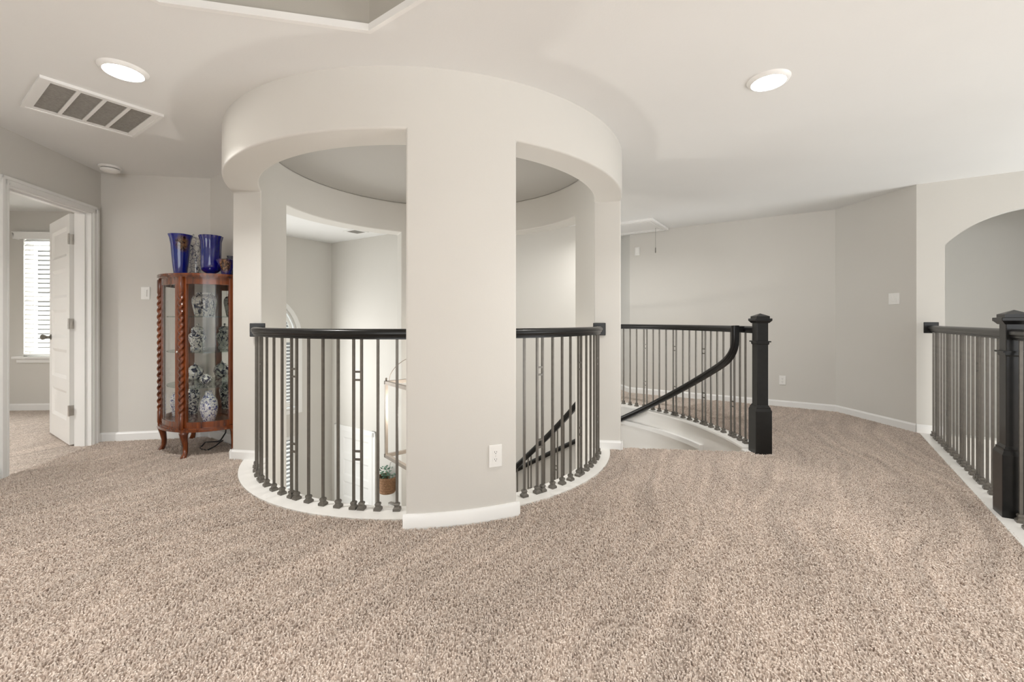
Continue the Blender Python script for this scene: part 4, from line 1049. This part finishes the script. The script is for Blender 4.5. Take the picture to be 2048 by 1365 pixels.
ld = obj('lid', lathe([(0.056, 0.158), (0.057, 0.172), (0.050, 0.190), (0.028, 0.203), (0.010, 0.208)], 30), PC[1], t, 60)
obj('lid_knob', lathe([(0.008, 0.206), (0.007, 0.213), (0.013, 0.220), (0.011, 0.230), (0.002, 0.234)], 16), PC[0], ld, 60)
t = thing('melon_pot', 390, 0.135, SHELF[2], 'lidded melon-shaped china pot on the third shelf', 'pot', GRP)
obj('pot_body', lathe([(0.001, 0.0), (0.045, 0.0), (0.066, 0.025), (0.076, 0.06), (0.068, 0.10), (0.045, 0.122), (0.001, 0.124)], 40, mod=lambda a, r, z: 1 + 0.05 * abs(math.cos(4 * a)), closed=False), PC[2], t, 60)
ld = obj('lid', lathe([(0.046, 0.120), (0.040, 0.132), (0.016, 0.142), (0.007, 0.146)], 30), PC[2], t, 60)
obj('lid_knob', lathe([(0.006, 0.144), (0.011, 0.152), (0.008, 0.162), (0.001, 0.164)], 14), PC[0], ld, 60)
t = thing('round_pot', 412, 0.20, SHELF[2], 'small dark round china pot beside the melon-shaped one', 'pot', GRP)
obj('pot_body', lathe([(0.001, 0.0), (0.026, 0.0), (0.046, 0.02), (0.052, 0.043), (0.042, 0.07), (0.018, 0.082), (0.014, 0.088), (0.001, 0.088)], 30, closed=False), PC[4], t, 60)
t = thing('hexagonal_vase', 418, 0.22, ZB + 0.022, 'violet-blue faceted china vase on the cabinet floor', 'vase', GRP)
obj('vase_body', lathe([(0.001, 0.0), (0.044, 0.0), (0.048, 0.01), (0.066, 0.06), (0.076, 0.12), (0.068, 0.18), (0.044, 0.222), (0.032, 0.236), (0.030, 0.252), (0.036, 0.262), (0.030, 0.262), (0.026, 0.24)], 48,
                       mod=lambda a, r, z: 1 + 0.07 * abs(math.cos(3 * a)), closed=False), PC[3], t, 40)
t = thing('shouldered_vase', 386, 0.16, ZB + 0.022, 'dark floral china vase behind the front twisted post', 'vase', GRP)
obj('vase_body', lathe([(0.001, 0.0), (0.040, 0.0), (0.042, 0.02), (0.046, 0.07), (0.060, 0.14), (0.066, 0.18), (0.056, 0.21), (0.034, 0.225), (0.030, 0.245), (0.034, 0.25), (0.028, 0.25)], 36, closed=False), PC[4], t, 60)
t = thing('baluster_vase', 352, 0.285, ZB + 0.022, 'small blue china vase seen through the cabinet door glass', 'vase', GRP)
obj('vase_body', lathe([(0.001, 0.0), (0.032, 0.0), (0.034, 0.02), (0.050, 0.10), (0.054, 0.15), (0.040, 0.18), (0.026, 0.19), (0.030, 0.205), (0.024, 0.205)], 30, closed=False), PC[3], t, 60)

# glass and china standing on the cabinet top
def blue_glass(name, deep, swirl=None):
    m = bpy.data.materials.new(name); m.use_nodes = True; nt = m.node_tree; N = nt.nodes; b = N['Principled BSDF']
    b.inputs['Base Color'].default_value = (*deep, 1); b.inputs['Roughness'].default_value = 0.06; b.inputs['Transmission Weight'].default_value = 0.35
    b.inputs['Coat Weight'].default_value = 0.6
    tc = N.new('ShaderNodeTexCoord'); t = N.new('ShaderNodeTexNoise'); t.inputs['Scale'].default_value = 7; t.inputs['Distortion'].default_value = 2.0
    nt.links.new(tc.outputs['Object'], t.inputs['Vector'])
    r = N.new('ShaderNodeValToRGB'); el = r.color_ramp.elements
    el[0].position = 0.35; el[0].color = (*deep, 1); el[1].position = 0.75; el[1].color = (deep[0] * 0.8 + 0.01, deep[1] * 2.2 + 0.03, min(1, deep[2] * 1.3), 1)
    nt.links.new(t.outputs['Fac'], r.inputs['Fac']); last = r.outputs['Color']
    if swirl:
        mp = N.new('ShaderNodeMapping'); mp.inputs['Location'].default_value = tuple(-c for c in swirl); nt.links.new(tc.outputs['Object'], mp.inputs['Vector'])
        n2 = N.new('ShaderNodeTexNoise'); n2.inputs['Scale'].default_value = 22; n2.inputs['Distortion'].default_value = 3; nt.links.new(tc.outputs['Object'], n2.inputs['Vector'])
        vl = N.new('ShaderNodeVectorMath'); vl.operation = 'LENGTH'; nt.links.new(mp.outputs['Vector'], vl.inputs[0])
        ma = N.new('ShaderNodeMath'); ma.operation = 'MULTIPLY_ADD'; ma.inputs[1].default_value = 0.07; nt.links.new(n2.outputs['Fac'], ma.inputs[0]); nt.links.new(vl.outputs['Value'], ma.inputs[2])
        rr = N.new('ShaderNodeValToRGB'); q = rr.color_ramp.elements; q[0].position = 0.075; q[0].color = (1, 1, 1, 1); q[1].position = 0.105; q[1].color = (0, 0, 0, 1)
        nt.links.new(ma.outputs[0], rr.inputs['Fac'])
        r3 = N.new('ShaderNodeValToRGB'); q = r3.color_ramp.elements; q[0].position = 0.42; q[0].color = (0.035, 0.010, 0.006, 1); q[1].position = 0.66; q[1].color = (0.42, 0.22, 0.10, 1)
        nt.links.new(n2.outputs['Fac'], r3.inputs['Fac'])
        mx = N.new('ShaderNodeMix'); mx.data_type = 'RGBA'; nt.links.new(rr.outputs['Color'], mx.inputs['Factor']); nt.links.new(last, mx.inputs[6]); nt.links.new(r3.outputs['Color'], mx.inputs[7]); last = mx.outputs[2]
    nt.links.new(last, b.inputs['Base Color'])
    return m
G2 = 'vases on the cabinet top'
tocam = lambda q: math.atan2(-q.y, -q.x)
v1 = thing('flared_vase', 361, 0.31, ZT, 'flared cobalt glass vase with a brown swirl, leftmost on the cabinet', 'vase', G2)
a = tocam(v1.location)
obj('vase_body', lathe([(0.001, 0.0), (0.052, 0.0), (0.058, 0.02), (0.068, 0.08), (0.078, 0.16), (0.084, 0.23), (0.094, 0.275), (0.107, 0.300), (0.103, 0.302), (0.088, 0.272), (0.078, 0.23), (0.072, 0.16), (0.06, 0.06), (0.001, 0.02)], 40,
                       mod=lambda p_, r, z: 1 + 0.02 * math.sin(5 * p_) * (z > 0.27), closed=False), blue_glass('cobalt_swirl_glass', (0.006, 0.012, 0.30), (0.082 * math.cos(a + 0.22), 0.082 * math.sin(a + 0.22), 0.235)), v1, 60)
v2 = thing('square_vase', 387, 0.16, ZT, 'white square china vase with blue flowers, middle of the cabinet top', 'vase', G2, rz=math.radians(20))
def sqm(a, r, z): k = 1 / max(abs(math.cos(a)), abs(math.sin(a))); return 0.25 + 0.75 * min(k, 1.30) * 0.92
obj('vase_body', lathe([(0.001, 0.0), (0.052, 0.0), (0.056, 0.02), (0.060, 0.10), (0.068, 0.21), (0.064, 0.255), (0.046, 0.285), (0.038, 0.295), (0.044, 0.305), (0.034, 0.305)], 48, mod=lambda a, r, z: sqm(a, r, z) if z < 0.28 else 1, closed=False), PC[5], v2, 40)
obj('stopper', lathe([(0.034, 0.303), (0.030, 0.312), (0.008, 0.316), (0.006, 0.326), (0.011, 0.332), (0.001, 0.338)], 20), PC[4], v2, 50)
v3 = thing('fluted_vase', 422, 0.20, ZT, 'deep cobalt fluted glass vase with a scalloped rim', 'vase', G2)
obj('vase_body', lathe([(0.001, 0.0), (0.052, 0.0), (0.050, 0.010), (0.034, 0.016), (0.058, 0.026), (0.080, 0.040), (0.086, 0.08), (0.086, 0.18), (0.088, 0.25), (0.102, 0.292), (0.098, 0.294), (0.083, 0.25), (0.080, 0.1), (0.03, 0.05), (0.001, 0.045)], 72,
                       mod=lambda p_, r, z: 1 + 0.022 * math.cos(12 * p_) * min(1, max(0, (z - 0.05) / 0.2)) * 1.3, closed=False), blue_glass('cobalt_fluted_glass', (0.006, 0.004, 0.22)), v3, 60)
v4 = thing('ruffled_bowl', 453, 0.15, ZT, 'blue and amber ruffled glass bowl beside the rotunda pier', 'bowl', G2)
obj('bowl_body', lathe([(0.001, 0.0), (0.040, 0.0), (0.046, 0.03), (0.060, 0.07), (0.085, 0.105), (0.080, 0.108), (0.05, 0.06), (0.001, 0.02)], 48, mod=lambda p_, r, z: 1 + 0.10 * math.sin(6 * p_) * (z > 0.05), closed=False),
    blue_glass('amber_blue_glass', (0.010, 0.006, 0.20), (0.06 * math.cos(tocam(v4.location) - 0.3), 0.06 * math.sin(tocam(v4.location) - 0.3), 0.07)), v4, 60)
v5 = thing('round_vase', 461, 0.075, ZT, 'grey round vase half hidden behind the rotunda pier', 'vase', G2)
obj('vase_body', lathe([(0.001, 0.0), (0.04, 0.0), (0.065, 0.04), (0.072, 0.08), (0.055, 0.125), (0.03, 0.14), (0.034, 0.155), (0.028, 0.155)], 32, closed=False), mat('grey_glaze', (0.10, 0.10, 0.125), 0.25, noise=(8, 0.3)), v5, 60)

for o_, r_, z_ in ((v1, 0.82, 1.19), (v2, 0.92, 1.21), (v3, 0.84, 1.14), (v4, 0.85, 1.2), (v5, 0.8, 1.15)): scl(o_, r_, z_)
SC = {'large squat': (0.86, 1.0), 'lidded blue': (0.86, 0.98), 'lidded melon': (0.87, 0.95), 'small dark round': (0.88, 0.95), 'violet-blue': (0.84, 0.96), 'dark floral': (0.86, 1.0), 'small blue china': (0.85, 1.0)}
for o_ in list(COL.objects):
    for k_, (r_, z_) in SC.items():
        if str(o_.get('label', '')).startswith(k_): scl(o_, r_, z_)

# power cord lying under the cabinet
q = [(-0.28, 0.13, 0.24), (-0.285, 0.14, 0.16), (-0.25, 0.16, 0.10), (-0.23, 0.17, 0.085), (-0.15, 0.19, 0.075), (-0.06, 0.20, 0.06), (0.0, 0.20, 0.02), (0.02, 0.21, 0.008), (-0.05, 0.23, 0.008), (-0.14, 0.22, 0.008), (-0.22, 0.19, 0.05), (-0.27, 0.17, 0.09), (-0.30, 0.15, 0.11)]
pts = []
for i in range(len(q) - 1):
    for u in (0, 0.5): pts.append(tuple(q[i][k] * (1 - u) + q[i + 1][k] * u for k in range(3)))
pw = tag(empty('power_cord', (CO.x, CO.y, 0.0), CA), 'tangled black power cord on the carpet under the cabinet', 'cord')
obj('cable', tube(pts, 0.0055, 8), M_black_plastic, pw, 60)
obj('cable_tie', lathe([(0.012, 0), (0.014, 0.006), (0.012, 0.012)], 12, (-0.245, 0.165, 0.085)), M_black_plastic, pw)
